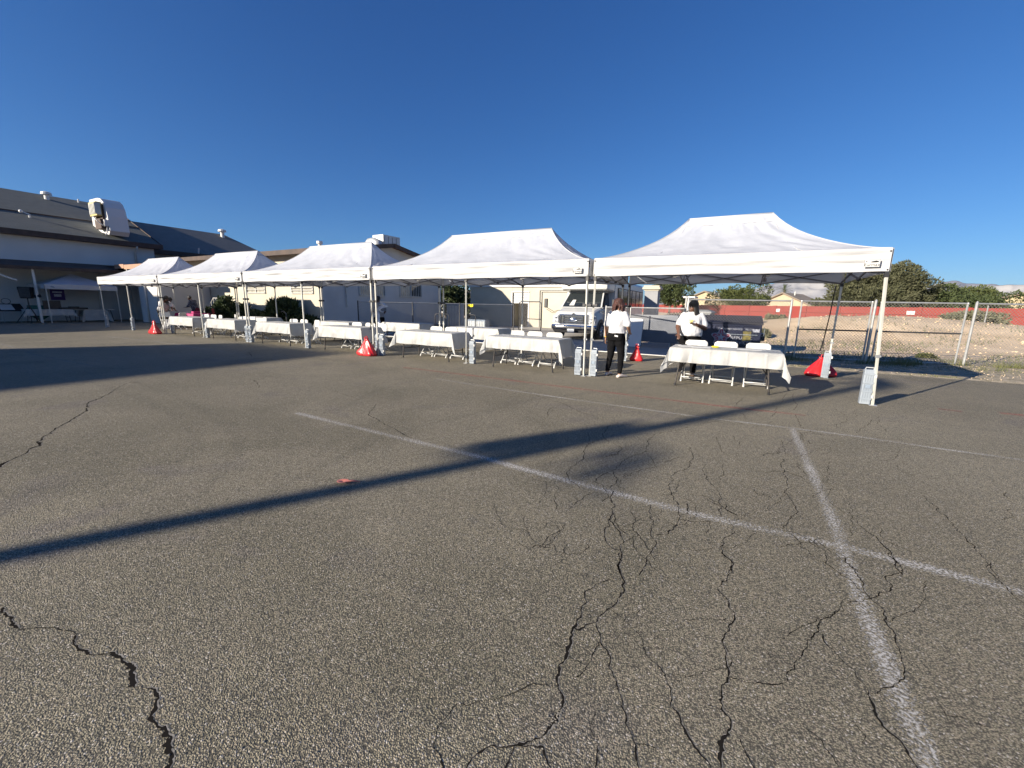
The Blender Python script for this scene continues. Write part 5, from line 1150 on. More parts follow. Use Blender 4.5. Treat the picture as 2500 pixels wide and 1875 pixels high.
chair('left chair behind the table beside the largest red bag',-12.85,.92,.04); chair('middle chair behind the table beside the largest red bag',-12.28,.95,0); chair('right chair behind the table beside the largest red bag',-11.75,.93,-.05)
chair('left chair behind the table left of the third tent\'s middle pole',-16.15,.92,.05); chair('middle chair behind the table left of the third tent\'s middle pole',-15.6,.93,-.03); chair('right chair behind the table left of the third tent\'s middle pole, turned outward',-14.95,.95,-.25)
chair('left chair behind the right-hand table of the fourth tent',-19.3,.92,.1); chair('middle chair behind the right-hand table of the fourth tent',-18.8,.93,-.03); chair('right chair behind the right-hand table of the fourth tent, turned outward',-18.05,.95,-.3)
chair('left chair behind the front table by the far red bag',-22.3,.95,.3); chair('middle chair behind the front table by the far red bag',-21.8,1.0,0); chair('right chair behind the front table by the far red bag',-21.2,.95,-.2)
chair('chair facing away behind the front table by the far red bag',-22.7,1.75,R(160)); chair('chair standing alone behind the front table by the far red bag',-21.9,1.9,R(-20))
chair('tilted chair between the bending women and the far red bag',-26.2,1.3,R(80)); chair('chair beside the pink table',-25.6,1.5,R(-60))
# papers on the nearest table
T=thing('clipboard','clipboard with a black clip at the left end of the nearest table','clipboard',(-2.75,.42,.745),.3); m_=M(); m_.bb(-.12,.12,-.16,.16,0,.006); m_.build('board',MT['paper'],T); m_=M(); m_.bb(-.05,.05,.10,.16,.006,.022); m_.build('clip',MT['black'],T)
m_=M(); m_.bb(-.16,.16,-.11,.11,0,.004); tag(m_.build('paper_sheet',MT['paper'],loc=(-2.45,.30,.745)),'white paper sheet beside the clipboard','paper')
m_=M(); m_.ball((0,0,.015),(.07,.035,.018),10,6); tag(m_.build('yellow_wristbands',MT['yellow'],loc=(-2.22,.45,.745)),'small yellow bundle near the middle chair','wristbands')
m_=M(); m_.bb(-.2,.2,-.1,.1,0,.004); tag(m_.build('paper_sheet',MT['paper'],loc=(-1.65,.42,.745)),'paper sheet near the right end of the nearest table','paper')
# orange-pink spoon like plastic piece on the asphalt
p=g(838,1180); T=thing('plastic_scrap','bent coral plastic spoon-like scrap lying on the bare asphalt','plastic scrap',(p.x,p.y,.008),R(30)); T.scale=(.85,.85,.85)
m_=M(); m_.loft([[(.055*math.cos(a)*k,.04*math.sin(a)*k,.006+.010*k) for a in [j*math.pi/8 for j in range(16)]] for k in (.05,.6,1,1.05)],cap=False); m_.build('bowl',MT['coral'],T,smooth=True,solid=.004)
m_=M(); m_.tube([(.04,0,.01),(.09,.0,.02),(.16,.005,.006)],[.012,.009,.005],6); m_.build('handle',MT['coral'],T,smooth=True)
# pink table corner of the farthest tent
o=copy_tree(FT); o.location=(-27.0,2.4,0); o.rotation_euler=(0,0,0); o['label']='folding table under the magenta cloth'; o['group']='folding tables under white cloths'
cloth('magenta cloth draped over the table near the bending women',-27.0,2.4,21,ov=(.30,.3,.3,.3),mt='magenta',group='coloured tablecloths')
def padchair(label,x,y,rz):
    T=thing('padded_chair',label,'chair',(x,y,0),rz,'maroon padded chairs'); m_=M(); m_.bb(-.23,.23,-.22,.22,.42,.50); m_.build('seat',MT['maroon'],T,bevel=.03)
    m_=M(); m_.prism([(-.24,.56),(.24,.56),(.25,.90),(.20,.97),(-.20,.97),(-.25,.90)],'y',.24,.29); m_.build('backrest',MT['maroon'],T,bevel=.02)
    for x_ in (-.22,.22):
        for y_ in (-.2,.25): m_=M(); m_.tube([(x_,y_,0),(x_,y_*.95,.42)]+([(x_,.27,.9)] if y_>0 else []),.012,6); m_.build('leg',MT['black'],T)
padchair('maroon padded chair behind the magenta table, on the left',-28.9,3.6,0); padchair('maroon padded chair at the right end of the magenta table',-27.3,3.6,R(-35))
m_=M(); m_.bb(-.25,.25,-.2,.2,0,.5); tag(m_.build('black_case',MT['black'],bevel=.03,loc=(-32.3,5.0,0)),'black equipment case by the annex doors','case')
m_=M(); m_.bb(-.12,.12,-.16,.16,0,.10); tag(m_.build('pink_box',MT['magenta'],loc=(-26.5,2.7,.745)),'magenta box standing on the magenta tablecloth','box')
m_=M(); m_.bb(-.16,.16,-.10,.10,0,.05); tag(m_.build('paper_stack',MT['paper'],loc=(-27.2,2.65,.745)),'stack of white paper on the magenta tablecloth','paper')
m_=M(); m_.loft([[(.22*k*math.cos(a),.16*k*math.sin(a),z) for a in [j*math.pi/6 for j in range(12)]] for k,z in ((.8,0),(1,.1),(.8,.28),(.25,.42),(.3,.46))]); tag(m_.build('white_bag',MT['shirt_w'],smooth=True,loc=(-26.6,1.45,0)),'white plastic bag on the ground at the women\'s feet','bag')

# ------------------------------------------------------------------ shuttle bus
def bus():
    T=thing('shuttle_bus','white shuttle bus with a chrome grille parked behind the second tent','bus',(-8.37,9.15,0)); P=MT['busw']
    def ring(y,hw,zb,zt,hw2=None,k=.06):
        hw2=hw2 or hw; return [(-hw+k,y,zb),(hw-k,y,zb),(hw,y,zb+k),(hw,y,(zb+zt)/2),(hw2,y,zt-k*1.3),(hw2-k*1.6,y,zt),(-hw2+k*1.6,y,zt),(-hw2,y,zt-k*1.3),(-hw,y,(zb+zt)/2),(-hw,y,zb+k)]
    m_=M(); m_.loft([ring(.20,.88,.52,1.17,.84),ring(.28,.97,.5,1.24,.90),ring(.75,1.0,.48,1.36,.93),ring(1.12,1.02,.46,1.43,.97),ring(1.2,1.02,.46,1.44,.98),ring(2.5,1.03,.46,1.46,.98)])
    m_.build('hood',P,T,smooth=False,bevel=.015)
    # cab upper (greenhouse)
    m_=M(); m_.loft([[(-.93,1.08,1.42),(.93,1.08,1.42),(.93,1.12,1.45),(-.93,1.12,1.45)],[(-.95,1.2,1.42),(.95,1.2,1.42),(.93,1.22,1.50),(-.93,1.22,1.50)]])
    m_.loft([[(-.80,1.80,2.13),(.80,1.80,2.13),(.78,1.86,2.19),(-.78,1.86,2.19)],[(-1.0,2.6,2.13),(1.0,2.6,2.13),(.85,2.6,2.24),(-.85,2.6,2.24)]])
    for s in (-1,1):
        m_.bar((s*.955,1.12,1.43),(s*.82,1.84,2.16),.07,.07); m_.bar((s*.98,2.5,1.40),(s*.88,2.5,2.18),.10,.07); m_.bar((s*.86,1.86,2.16),(s*.90,2.6,2.18),.07,.06); m_.bar((s*1.0,1.14,1.43),(s*1.01,2.5,1.45),.05,.05)
    m_.build('cab',P,T,bevel=.012)
    m_=M(); m_.add([(-.91,1.13,1.45),(.91,1.13,1.45),(.78,1.81,2.13),(-.78,1.81,2.13)],[(0,1,2,3)]); m_.build('windshield',MT['glass'],T,solid=.01)
    m_=M()
    for s,x in ((-1,-.3),(1,.35)): m_.tube([(x,1.10,1.46),(x+.45,1.28,1.63)],.010,5)
    m_.build('wiper',MT['black'],T)
    # things seen through and on the windshield
    m_=M(); m_.add([(-.62,1.175,1.52),(-.38,1.175,1.52),(-.36,1.40,1.78),(-.52,1.40,1.78)],[(0,1,2,3)]); m_.build('sun_shade',MT['white'],T,solid=.004)
    for s in (-1,1):
        m_=M(); m_.add([(s*.985,1.36,1.48),(s*.985,2.44,1.50),(s*.89,2.44,2.10),(s*.90,1.96,2.10)],[(0,1,2,3)]); m_.build('side_window',MT['glass'],T,solid=.012)
    m_=M(); m_.bb(1.02,1.035,1.30,2.46,.60,.62); m_.bb(1.025,1.035,1.30,1.315,.60,1.44); m_.bb(1.02,1.05,2.2,2.34,1.28,1.32); m_.build('door_handle',MT['dchrome'],T)
    # grille
    m_=M(); m_.bb(-.70,.70,.14,.22,.68,1.13); gr=m_.build('grille',MT['chrome'],T,bevel=.03)
    m_=M(); m_.bb(-.64,.64,.125,.142,.72,1.06); m_.build('grille_mesh',MT['dchrome'],gr)
    m_=M()
    for z in (.78,.88,.98): m_.bb(-.42,.42,.09,.135,z-.018,z+.018)
    for x in (-.60,-.45,.45,.60): m_.bb(x-.02,x+.02,.09,.135,.72,1.07)
    m_.build('grille_bar',MT['chrome'],gr,bevel=.006)
    m_=M(); m_.tube([(.16*math.cos(a),.085,.885+.065*math.sin(a)) for a in [i*math.pi/12 for i in range(24)]],.016,6,closed=True); m_.ball((0,.10,.885),(.15,.03,.06),14,8); m_.build('oval_badge',MT['chrome'],gr,smooth=True)
    m_=M(); m_.prism([(-.09,1.10),(.09,1.10),(.06,1.16),(0,1.19),(-.06,1.16)],'y',.13,.16); m_.build('hood_ornament',MT['chrome'],gr)
    for s in (-1,1):
        m_=M(); m_.prism([(s*.72,.74),(s*.94,.76),(s*.95,1.06),(s*.74,1.08)],'y',.12,.24); hl=m_.build('headlight',MT['lens'],T,bevel=.02)
        m_=M(); m_.ball((s*.83,.125,.97),(.07,.02,.06),12,8); m_.ball((s*.83,.125,.83),(.06,.02,.05),12,8); m_.build('reflector',MT['chrome'],hl,smooth=True)
        m_=M(); m_.prism([(.16,.74),(.40,.78),(.42,1.0),(.22,1.06)],'x',s*.955,s*.985); m_.build('corner_lamp',MT['lens'],T)
    # bumper
    m_=M(); R_=[]
    for x in (-1.05,-1.0,-.8,0,.8,1.0,1.05):
        y=.02+.17*abs(x/1.05)**4; R_.append([(x,y,.46),(x,y-.06,.50),(x,y-.06,.60),(x,y-.02,.66),(x,y+.12,.66),(x,y+.12,.46)])
    m_.loft(R_); bp=m_.build('bumper',MT['chrome'],T,bevel=.008)
    m_=M(); m_.bb(-.42,.42,-.055,-.035,.53,.60); m_.build('air_slot',MT['black'],bp)
    m_=M(); m_.loft([[(-1.0,.12,.46),(1.0,.12,.46),(1.0,.5,.46),(-1.0,.5,.46)],[(-.9,.16,.30),(.9,.16,.30),(.9,.5,.30),(-.9,.5,.30)]][::-1]); m_.build('valance_panel',MT['black'],T)
    m_=M(); m_.bb(-.19,.13,-.075,-.062,.33,.49); pl=m_.build('licence_plate',MT['lens'],T); text('lettering','17 MHA',.085,MT['panelblue'],pl,(-.03,-.077,.41),(R(90),0,0),.001)
    # body box and the overhanging cap
    m_=M(); m_.loft([ring(2.35,1.20,.50,2.78,1.17,.08),ring(9.0,1.20,.50,2.78,1.17,.08)]); bd=m_.build('body',P,T)
    m_=M(); 
    capr=[]
    for y,zb,zt,hw in ((1.32,2.30,2.46,.98),(1.36,2.26,2.62,1.10),(1.55,2.22,2.76,1.15),(2.0,2.20,2.80,1.18),(2.36,2.18,2.80,1.19)):
        capr.append(ring(y,hw,zb,zt,hw-.03,.05))
    m_.loft(capr); m_.build('roof_cap',P,T,bevel=.01)
    m_=M(); m_.bb(-.35,-.05,1.38,1.5,2.62,2.72); m_.build('marker_lamp',MT['lens'],T,bevel=.01)
    for k in range(6):
        y0=2.95+k*.98; m_=M(); m_.bb(1.195,1.215,y0,y0+.90,1.42,2.40); f=m_.build('window',MT['black'],T,bevel=.02); m_=M(); m_.bb(1.214,1.222,y0+.05,y0+.85,1.47,2.35); m_.build('pane',MT['glass'],f)
    m_=M(); m_.bb(1.195,1.206,2.42,8.9,.62,.70); m_.bb(1.195,1.206,2.36,2.46,.52,2.72); m_.build('trim_strip',MT['sheet'],T)
    m_=M(); m_.bb(-1.12,1.12,2.4,8.9,.30,.52); m_.build('chassis',MT['black'],T)
    # mirrors
    for s in (-1,1):
        m_=M(); m_.tube([(s*.95,.95,1.30),(s*1.25,.82,1.22),(s*1.58,.74,1.40)],.014,6); m_.tube([(s*.95,.85,1.24),(s*1.27,.76,1.15),(s*1.60,.74,1.33)],.012,6); ar=m_.build('mirror_arm',MT['black'],T)
        m_=M(); m_.box((s*1.62,.74,1.60),(.17,.10,.42)); m_.build('mirror',MT['black'],T,bevel=.03)
    for y in (1.0,6.9):
        for s in (-1,1):
            m_=M(); m_.cyl((s*.98 if y<2 else s*1.12,y,.39),((s*.74) if y<2 else s*.8,y,.39),.39,28); wl=m_.build('wheel',MT['rubber'],T,bevel=.03)
            xo=(s*.985) if y<2 else s*1.125
            m_=M(); m_.cyl((xo,y,.39),(xo-s*.02,y,.39),.25,24); m_.cyl((xo+s*.03,y,.39),(xo,y,.39),.09,14); 
            for q in range(8): a=q*math.pi/4; m_.cyl((xo+s*.015,y+.17*math.cos(a),.39+.17*math.sin(a)),(xo,y+.17*math.cos(a),.39+.17*math.sin(a)),.035,8)
            m_.build('rim',MT['chrome'],wl)
            m_=M(); n=18; xa=s*(1.025 if y<2 else 1.205); ring_=[(y+.50*math.cos(a),.42+.50*math.sin(a)) for a in [math.pi*i/n for i in range(n+1)]]
            m_.prism([(y-.5,.30)]+ring_[::-1]+[(y+.5,.30)],'x',xa-s*.02,xa+s*.006); m_.build('wheel_arch',MT['black'],T)
            # tyre sits proud of the arch
            if y<2:
                wl.location.x=s*.09
bus()
# ------------------------------------------------------------------ dumpster
def dumpster():
    T=thing('dumpster','battered dark blue dumpster with a striped star emblem behind the nearest table','dumpster',(-2.25,8.05,0),R(2)); P=MT['navy']; L=2.2; h=L/2
    m_=M(); m_.prism([(0,.14),(1.35,.14),(1.35,1.20),(.95,1.22),(0,.98)],'x',-h,h); m_.build('bin_body',P,T,bevel=.015)
    m_=M()
    m_.prism([(-.05,.975),(.95,1.225),(1.4,1.225),(1.4,1.25),(.95,1.26),(-.05,1.01)],'x',-h-.03,-.01); m_.prism([(-.05,.975),(.95,1.225),(1.4,1.225),(1.4,1.25),(.95,1.26),(-.05,1.01)],'x',.01,h+.03)
    for k in range(22): x=-h+.05+k*.1; m_.bar((x,-.03,1.018),(x,.94,1.262),.045,.02)
    m_.build('lid',MT['navylid'],T,bevel=.006)
    m_=M()
    for z in (.20,.66,.93): m_.bb(-h,h,-.035,.0,z-.025,z+.025)
    for x in (-h+.05,-.35,.5,h-.05): m_.bb(x-.03,x+.03,-.032,-.0,.16,.93)
    m_.build('rib',P,T,bevel=.004)
    m_=M(); m_.tube([(-.25,-.05,.62),(h-.1,-.05,.62)],.014,8); m_.build('front_bar',MT['weight'],T)
    for s in (-1,1):
        m_=M(); m_.bb(s*h,s*(h+.14),.25,1.1,.42,.66); m_.build('fork_pocket',MT['black'],T,bevel=.01)
        m_=M(); m_.tube([(s*h,.12,.84),(s*(h+.09),.10,.84),(s*(h+.09),.10,.60),(s*h,.12,.58)],.012,6); m_.build('handle',MT['weight'],T)
    # rounded star emblem
    cx,cz=-.12,.50
    def star(ro,ri,n=60,rot=0,rd=.35):
        p=[]
        for i in range(n):
            a=2*math.pi*i/n+math.pi/2; k=.5+.5*math.cos(5*(a-math.pi/2)); p.append((cx+(ri+(ro-ri)*k**1.3)*math.cos(a),cz+(ri+(ro-ri)*k**1.3)*math.sin(a)))
        return p
    m_=M(); m_.prism(star(.325,.205),'y',-.044,-.036); em=m_.build('star_emblem',MT['logo_w'],T)
    m_=M(); m_.prism(star(.285,.170),'y',-.050,-.0445); m_.build('emblem_red',MT['logo_r'],em)
    m_=M()
    for k in range(5):
        a=math.pi/2+2*math.pi*k/5
        for off in (-.055,.0,.055):
            c=Vector((math.cos(a),math.sin(a))); s=Vector((-c.y,c.x)); r0,r1=.11,(.255 if off==0 else .215); m_.prism([(cx+c.x*r0+s.x*(off-.010),cz+c.y*r0+s.y*(off-.010)),(cx+c.x*r1+s.x*(off-.008),cz+c.y*r1+s.y*(off-.008)),(cx+c.x*r1+s.x*(off+.008),cz+c.y*r1+s.y*(off+.008)),(cx+c.x*r0+s.x*(off+.010),cz+c.y*r0+s.y*(off+.010))],'y',-.053,-.0505)
    p=[]
    for i in range(10): a=math.pi/2+i*math.pi/5; r_=.15 if i%2==0 else .068; p.append((cx+r_*math.cos(a),cz+r_*math.sin(a)))
    m_.prism(p,'y',-.057,-.0535); m_.build('emblem_stripe',MT['logo_w'],em)
    text('lettering','REPUBLIC',.155,MT['logo_w'],T,(.52,-.040,.50),(R(90),0,0)); text('lettering','SERVICES',.155,MT['logo_w'],T,(.52,-.040,.34),(R(90),0,0)); text('lettering','CUSTOMER SERVICE   702-735',.085,MT['logo_w'],T,(.32,-.042,.80),(R(90),0,0))
    m_=M(); m_.bb(.55,.80,-.045,-.036,.42,.74); m_.build('sticker',MT['logo_y'],T); m_=M(); m_.bb(.84,1.04,-.045,-.036,.72,.82); m_.build('sticker',MT['logo_w'],T)
    for x in (-.85,.85):
        for y in (.2,1.1): m_=M(); m_.cyl((x-.03,y,.07),(x+.03,y,.07),.07,12); m_.build('caster',MT['rubber'],T)
dumpster()
# ------------------------------------------------------------------ things in the hall shade
T=thing('loudspeaker','black loudspeaker tilted on its tripod stand','loudspeaker',(-36.1,-.95,1.32),R(60)); m_=M(); m_.prism([(-.22,0),(.22,0),(.27,.62),(-.27,.62)],'y',-.22,.22); m_.build('cabinet',MT['matte_black'],T,bevel=.05); m_=M(); m_.bb(-.2,.2,-.235,-.22,.05,.58); m_.build('speaker_grille',MT['black'],T)
m_=M(); m_.cyl((.28,.0,.12),(.52,.0,.16),.09,12); m_.build('horn',MT['black'],T)
T=thing('speaker_stand','black tripod stand under the loudspeaker','stand',(-36.1,-.95,0)); m_=M(); m_.cyl((0,0,.35),(0,0,1.32),.025,8); m_.build('pole',MT['black'],T)
for k in range(3): a=k*2.094+.4; m_=M(); m_.bar((0,0,.95),(.55*math.cos(a),.55*math.sin(a),.02),.035); m_.build('leg',MT['black'],T)
o=copy_tree(FT); o.location=(-36.0,-.2,0); o.rotation_euler=(0,0,R(90)); o['label']='folding table of the sound desk under the small pop-up canopy'
o['group']='folding tables under white cloths'
cloth('grey-white cloth on the sound desk table, in deep shade',-36.0,-.2,31,rz=R(90),ov=(.35,.3,.3,.3))
o=copy_tree(FT); o.location=(-36.2,1.75,0); o.rotation_euler=(0,0,R(90)); o['label']='folding table right of the sound desk in the hall shade'; o['group']='folding tables under white cloths'
cloth('white cloth reaching the ground on the table right of the sound desk',-36.2,1.75,32,rz=R(90),L=1.0,ov=(.66,.3,.45,.45))
m_=M(); m_.bb(-.03,.0,-.35,.35,0,.48); o=m_.build('laptop',MT['black'],loc=(-36.35,.0,.745)); tag(o,'black open screen standing on the sound desk','screen')
m_=M(); m_.bb(-.25,.25,-.55,.55,0,.10); m_.bb(-.1,.2,-.2,.2,.10,.15); tag(m_.build('sound_mixer',MT['black'],bevel=.01,loc=(-36.35,.85,.745)),'low black mixing desk beside the screen','mixer')
T=thing('purple_banner','small purple banner with a white panel hanging under the pop-up canopy','banner',(-37.4,.55,1.25)); m_=M(); m_.bb(-.01,.01,-.3,.3,0,.62); m_.build('banner_cloth',MT['purple'],T); m_=M(); m_.bb(.011,.014,-.2,.2,.42,.50); m_.bb(.011,.014,-.15,.15,.2,.34); m_.build('print',MT['logo_w'],T)
m_=M(); m_.grid(8,8,lambda u,v:(.03*math.sin(u*8),-.5+1.1*u,.95-.9*v*(1-abs(u-.4)))); tag(m_.build('teal_cloth',MT['teal'],smooth=True,solid=.006,loc=(-36.5,-.45,0)),'teal cloth draped behind the loudspeaker stand','cloth')
T=thing('display_board','black slanted display table with white prints at the left edge','display',(-37.0,-2.1,0),R(90))
m_=M(); m_.prism([(-.35,.62),(.35,.98),(.35,1.02),(-.35,.66)],'x',-1.4,1.1); m_.build('board',MT['matte_black'],T)
m_=M(); m_.prism([(-.30,.69),(.25,.972),(.25,.978),(-.30,.695)],'x',.25,.75); m_.build('print',MT['paper'],T)
for x in (-1.0,-.2,.3,.9):
    m_=M(); m_.cyl((x,-.25,0),(x,-.25,.64),.012,6); m_.build('leg',MT['rail'],T)
m_=M()
for k in range(5): m_.tube([(-1.0+.4*k+.17*math.cos(a),.34,1.15+.15*math.sin(a)) for a in [i*math.pi/6 for i in range(12)]],.014,5,closed=True)
m_.build('scroll_rail',MT['blackpipe'],T)
# ramp rail by the annex
T=thing('stair_rail','white pipe stair rail rising beside the dark bush','railing',(-31.6,5.5,0))
m_=M(); m_.tube([(0,0,.55),(1.15,0,1.55),(2.3,0,1.55)],.022,8); m_.tube([(0,0,.2),(1.15,0,.85),(2.3,0,.85)],.015,6)
for k in range(9): x=.02+k*.28; zt=.55+min(1,x/1.15)*1.0; m_.cyl((x,0,0),(x,0,zt),.012,6)
m_.build('rail',MT['white'],T)
T=thing('stair_landing','concrete landing and steps in front of the annex doors','steps',(-30.3,5.75,0)); m_=M(); m_.bb(0,1.3,-.1,.28,0,.6); m_.build('landing',MT['concrete'],T)
for k in range(3): m_=M(); m_.bb(-.32*(k+1),-.32*k,-.1,.28,0,.45-.15*k); m_.build('step',MT['concrete'],T)
m_=M()
rg=random.Random(9)
for k in range(7): m_.ball((-17.9+.35*k+rg.uniform(-.1,.1),9.0+.5*k,.06),(.14,.12,.10),8,6)
tag(m_.build('rubble',MT['fascia'],smooth=True),'dark lumps along the foot of the gable wall',None,None,'stuff')

# ------------------------------------------------------------------ people
def remesh(o,vox,sm=4):
    md=o.modifiers.new('r','REMESH'); md.mode='VOXEL'; md.voxel_size=vox; md.use_smooth_shade=True
    if sm: s=o.modifiers.new('s','SMOOTH'); s.factor=.5; s.iterations=sm
    return o
_tx=bpy.data.textures.new('cloth_folds','CLOUDS'); _tx.noise_scale=.11; _tx.noise_depth=1
def folds(o,st=.022):
    md=o.modifiers.new('f','DISPLACE'); md.texture=_tx; md.strength=st; md.mid_level=.5; md.texture_coords='LOCAL'; return o
def limb(m_,pts,rad,n=12,fl=1.0):
    P=[];RR=[]
    for i in range(len(pts)-1):
        a,b=Vector(pts[i]),Vector(pts[i+1]); k=5
        for j in range(k): P.append(a.lerp(b,j/k)); t=j/k; RR.append(rad[i]+(rad[i+1]-rad[i])*t)
    P.append(Vector(pts[-1])); RR.append(rad[-1]); m_.tube(P,RR,n)
    for p,r in zip(pts,rad): m_.ball(p,r,12,8)
def torso(m_,rows,n=20):
    "rows: (centre xyz, half width x, half depth y, rot about z)"
    rr=[]
    for c,wx,wy,rz in rows:
        rr.append([Vector(c)+Vector((wx*math.cos(a)*math.cos(rz)-wy*math.sin(a)*math.sin(rz),wx*math.cos(a)*math.sin(rz)+wy*math.sin(a)*math.cos(rz),0)) for a in [2*math.pi*i/n for i in range(n)]])
    m_.loft(rr)
def hand(m_,wr,d,up,s=1.0,curl=.5,side=1,spread=.0):
    "wr wrist, d pointing along the hand, up = back of the hand"
    d=Vector(d).normalized(); up=Vector(up); up=(up-d*up.dot(d)).normalized(); sd=d.cross(up)*side; wr=Vector(wr)
    pc=wr+d*.045*s
    q=Matrix((sd,d,up)).transposed(); m_.ball(pc,(.038*s,.052*s,.018*s),12,8,q)
    for i,(off,l) in enumerate(((-.027,.068),(-.009,.078),(.009,.073),(.026,.058))):
        a=pc+d*.038*s+sd*off*s; e=(d+sd*off*spread*12).normalized(); p1=a+e*l*.42*s; c1=(e-up*curl).normalized(); p2=p1+c1*l*.33*s; c2=(e-up*curl*2.2).normalized(); p3=p2+c2*l*.28*s
        m_.tube([a,p1,p2,p3],[.0095*s,.009*s,.008*s,.0065*s],8); m_.ball(p3,.0065*s,8,6)
    a=wr+d*.018*s-sd*.030*s; t=(d*.7-sd*.9-up*.15).normalized(); p1=a+t*.035*s; t2=(d-sd*.25-up*.2).normalized(); p2=p1+t2*.032*s
    m_.tube([a,p1,p2],[.013*s,.011*s,.008*s],8); m_.ball(p2,.008*s,8,6)
def head(m_,c,fwd,s=1.0,up=(0,0,1)):
    f=Vector(fwd).normalized(); u=Vector(up); u=(u-f*u.dot(f)).normalized(); r=f.cross(u); c=Vector(c); Q=Matrix((r,f,u)).transposed()
    def L(x,y,z): return c+r*x*s+f*y*s+u*z*s
    m_.ball(L(0,-.005,.03),(.074*s,.094*s,.088*s),18,12,Q); m_.ball(L(0,.022,-.035),(.058*s,.066*s,.072*s),16,10,Q); m_.ball(L(0,.055,-.085),(.026*s,.022*s,.020*s),10,8,Q)
    m_.tube([L(0,.088,.022),L(0,.104,-.012),L(0,.100,-.024)],[.008*s,.013*s,.015*s],8); m_.ball(L(.012,.094,-.023),.008*s,8,6); m_.ball(L(-.012,.094,-.023),.008*s,8,6)
    m_.ball(L(0,.088,-.052),(.026*s,.010*s,.006*s),10,6,Q); m_.ball(L(0,.086,-.062),(.022*s,.010*s,.007*s),10,6,Q)
    for x in (-1,1): m_.ball(L(.075*x,-.005,-.005),(.011*s,.020*s,.030*s),8,6,Q); m_.ball(L(.030*x,.082,.028),(.020*s,.008*s,.005*s),8,6,Q)
    return L,Q
def eyes(T,L,Q,s):
    m_=M()
    for x in (-1,1): m_.ball(L(.031*x,.080,.008),(.013*s,.008*s,.008*s),10,8,Q)
    m_.build('eye',MT['paper'],T,smooth=True); m_=M()
    for x in (-1,1): m_.ball(L(.031*x,.0875,.008),(.006*s,.003*s,.006*s),8,6,Q); m_.tube([L(.018*x,.086,.030),L(.032*x,.085,.035),L(.046*x,.075,.030)],.0035*s,5)
    m_.build('iris_and_brow',MT['hair_d'],T,smooth=True)
def shoe(m_,heel,toe_dir,s=1.0,z=0):
    d=Vector(toe_dir).normalized(); sd=Vector((-d.y,d.x,0)); h=Vector(heel); h.z=z; rr=[]
    for t,w_,hh in ((-.05,.030,.045),(0,.036,.075),(.05,.038,.085),(.10,.042,.065),(.15,.046,.048),(.19,.040,.038),(.215,.022,.024)):
        c=h+d*t*s; rr.append([c+sd*w_*s*math.cos(a)+Vector((0,0,max(0,hh*s*(.5+.5*math.sin(a))))) for a in [2*math.pi*i/14 for i in range(14)]])
    m_.loft(rr)
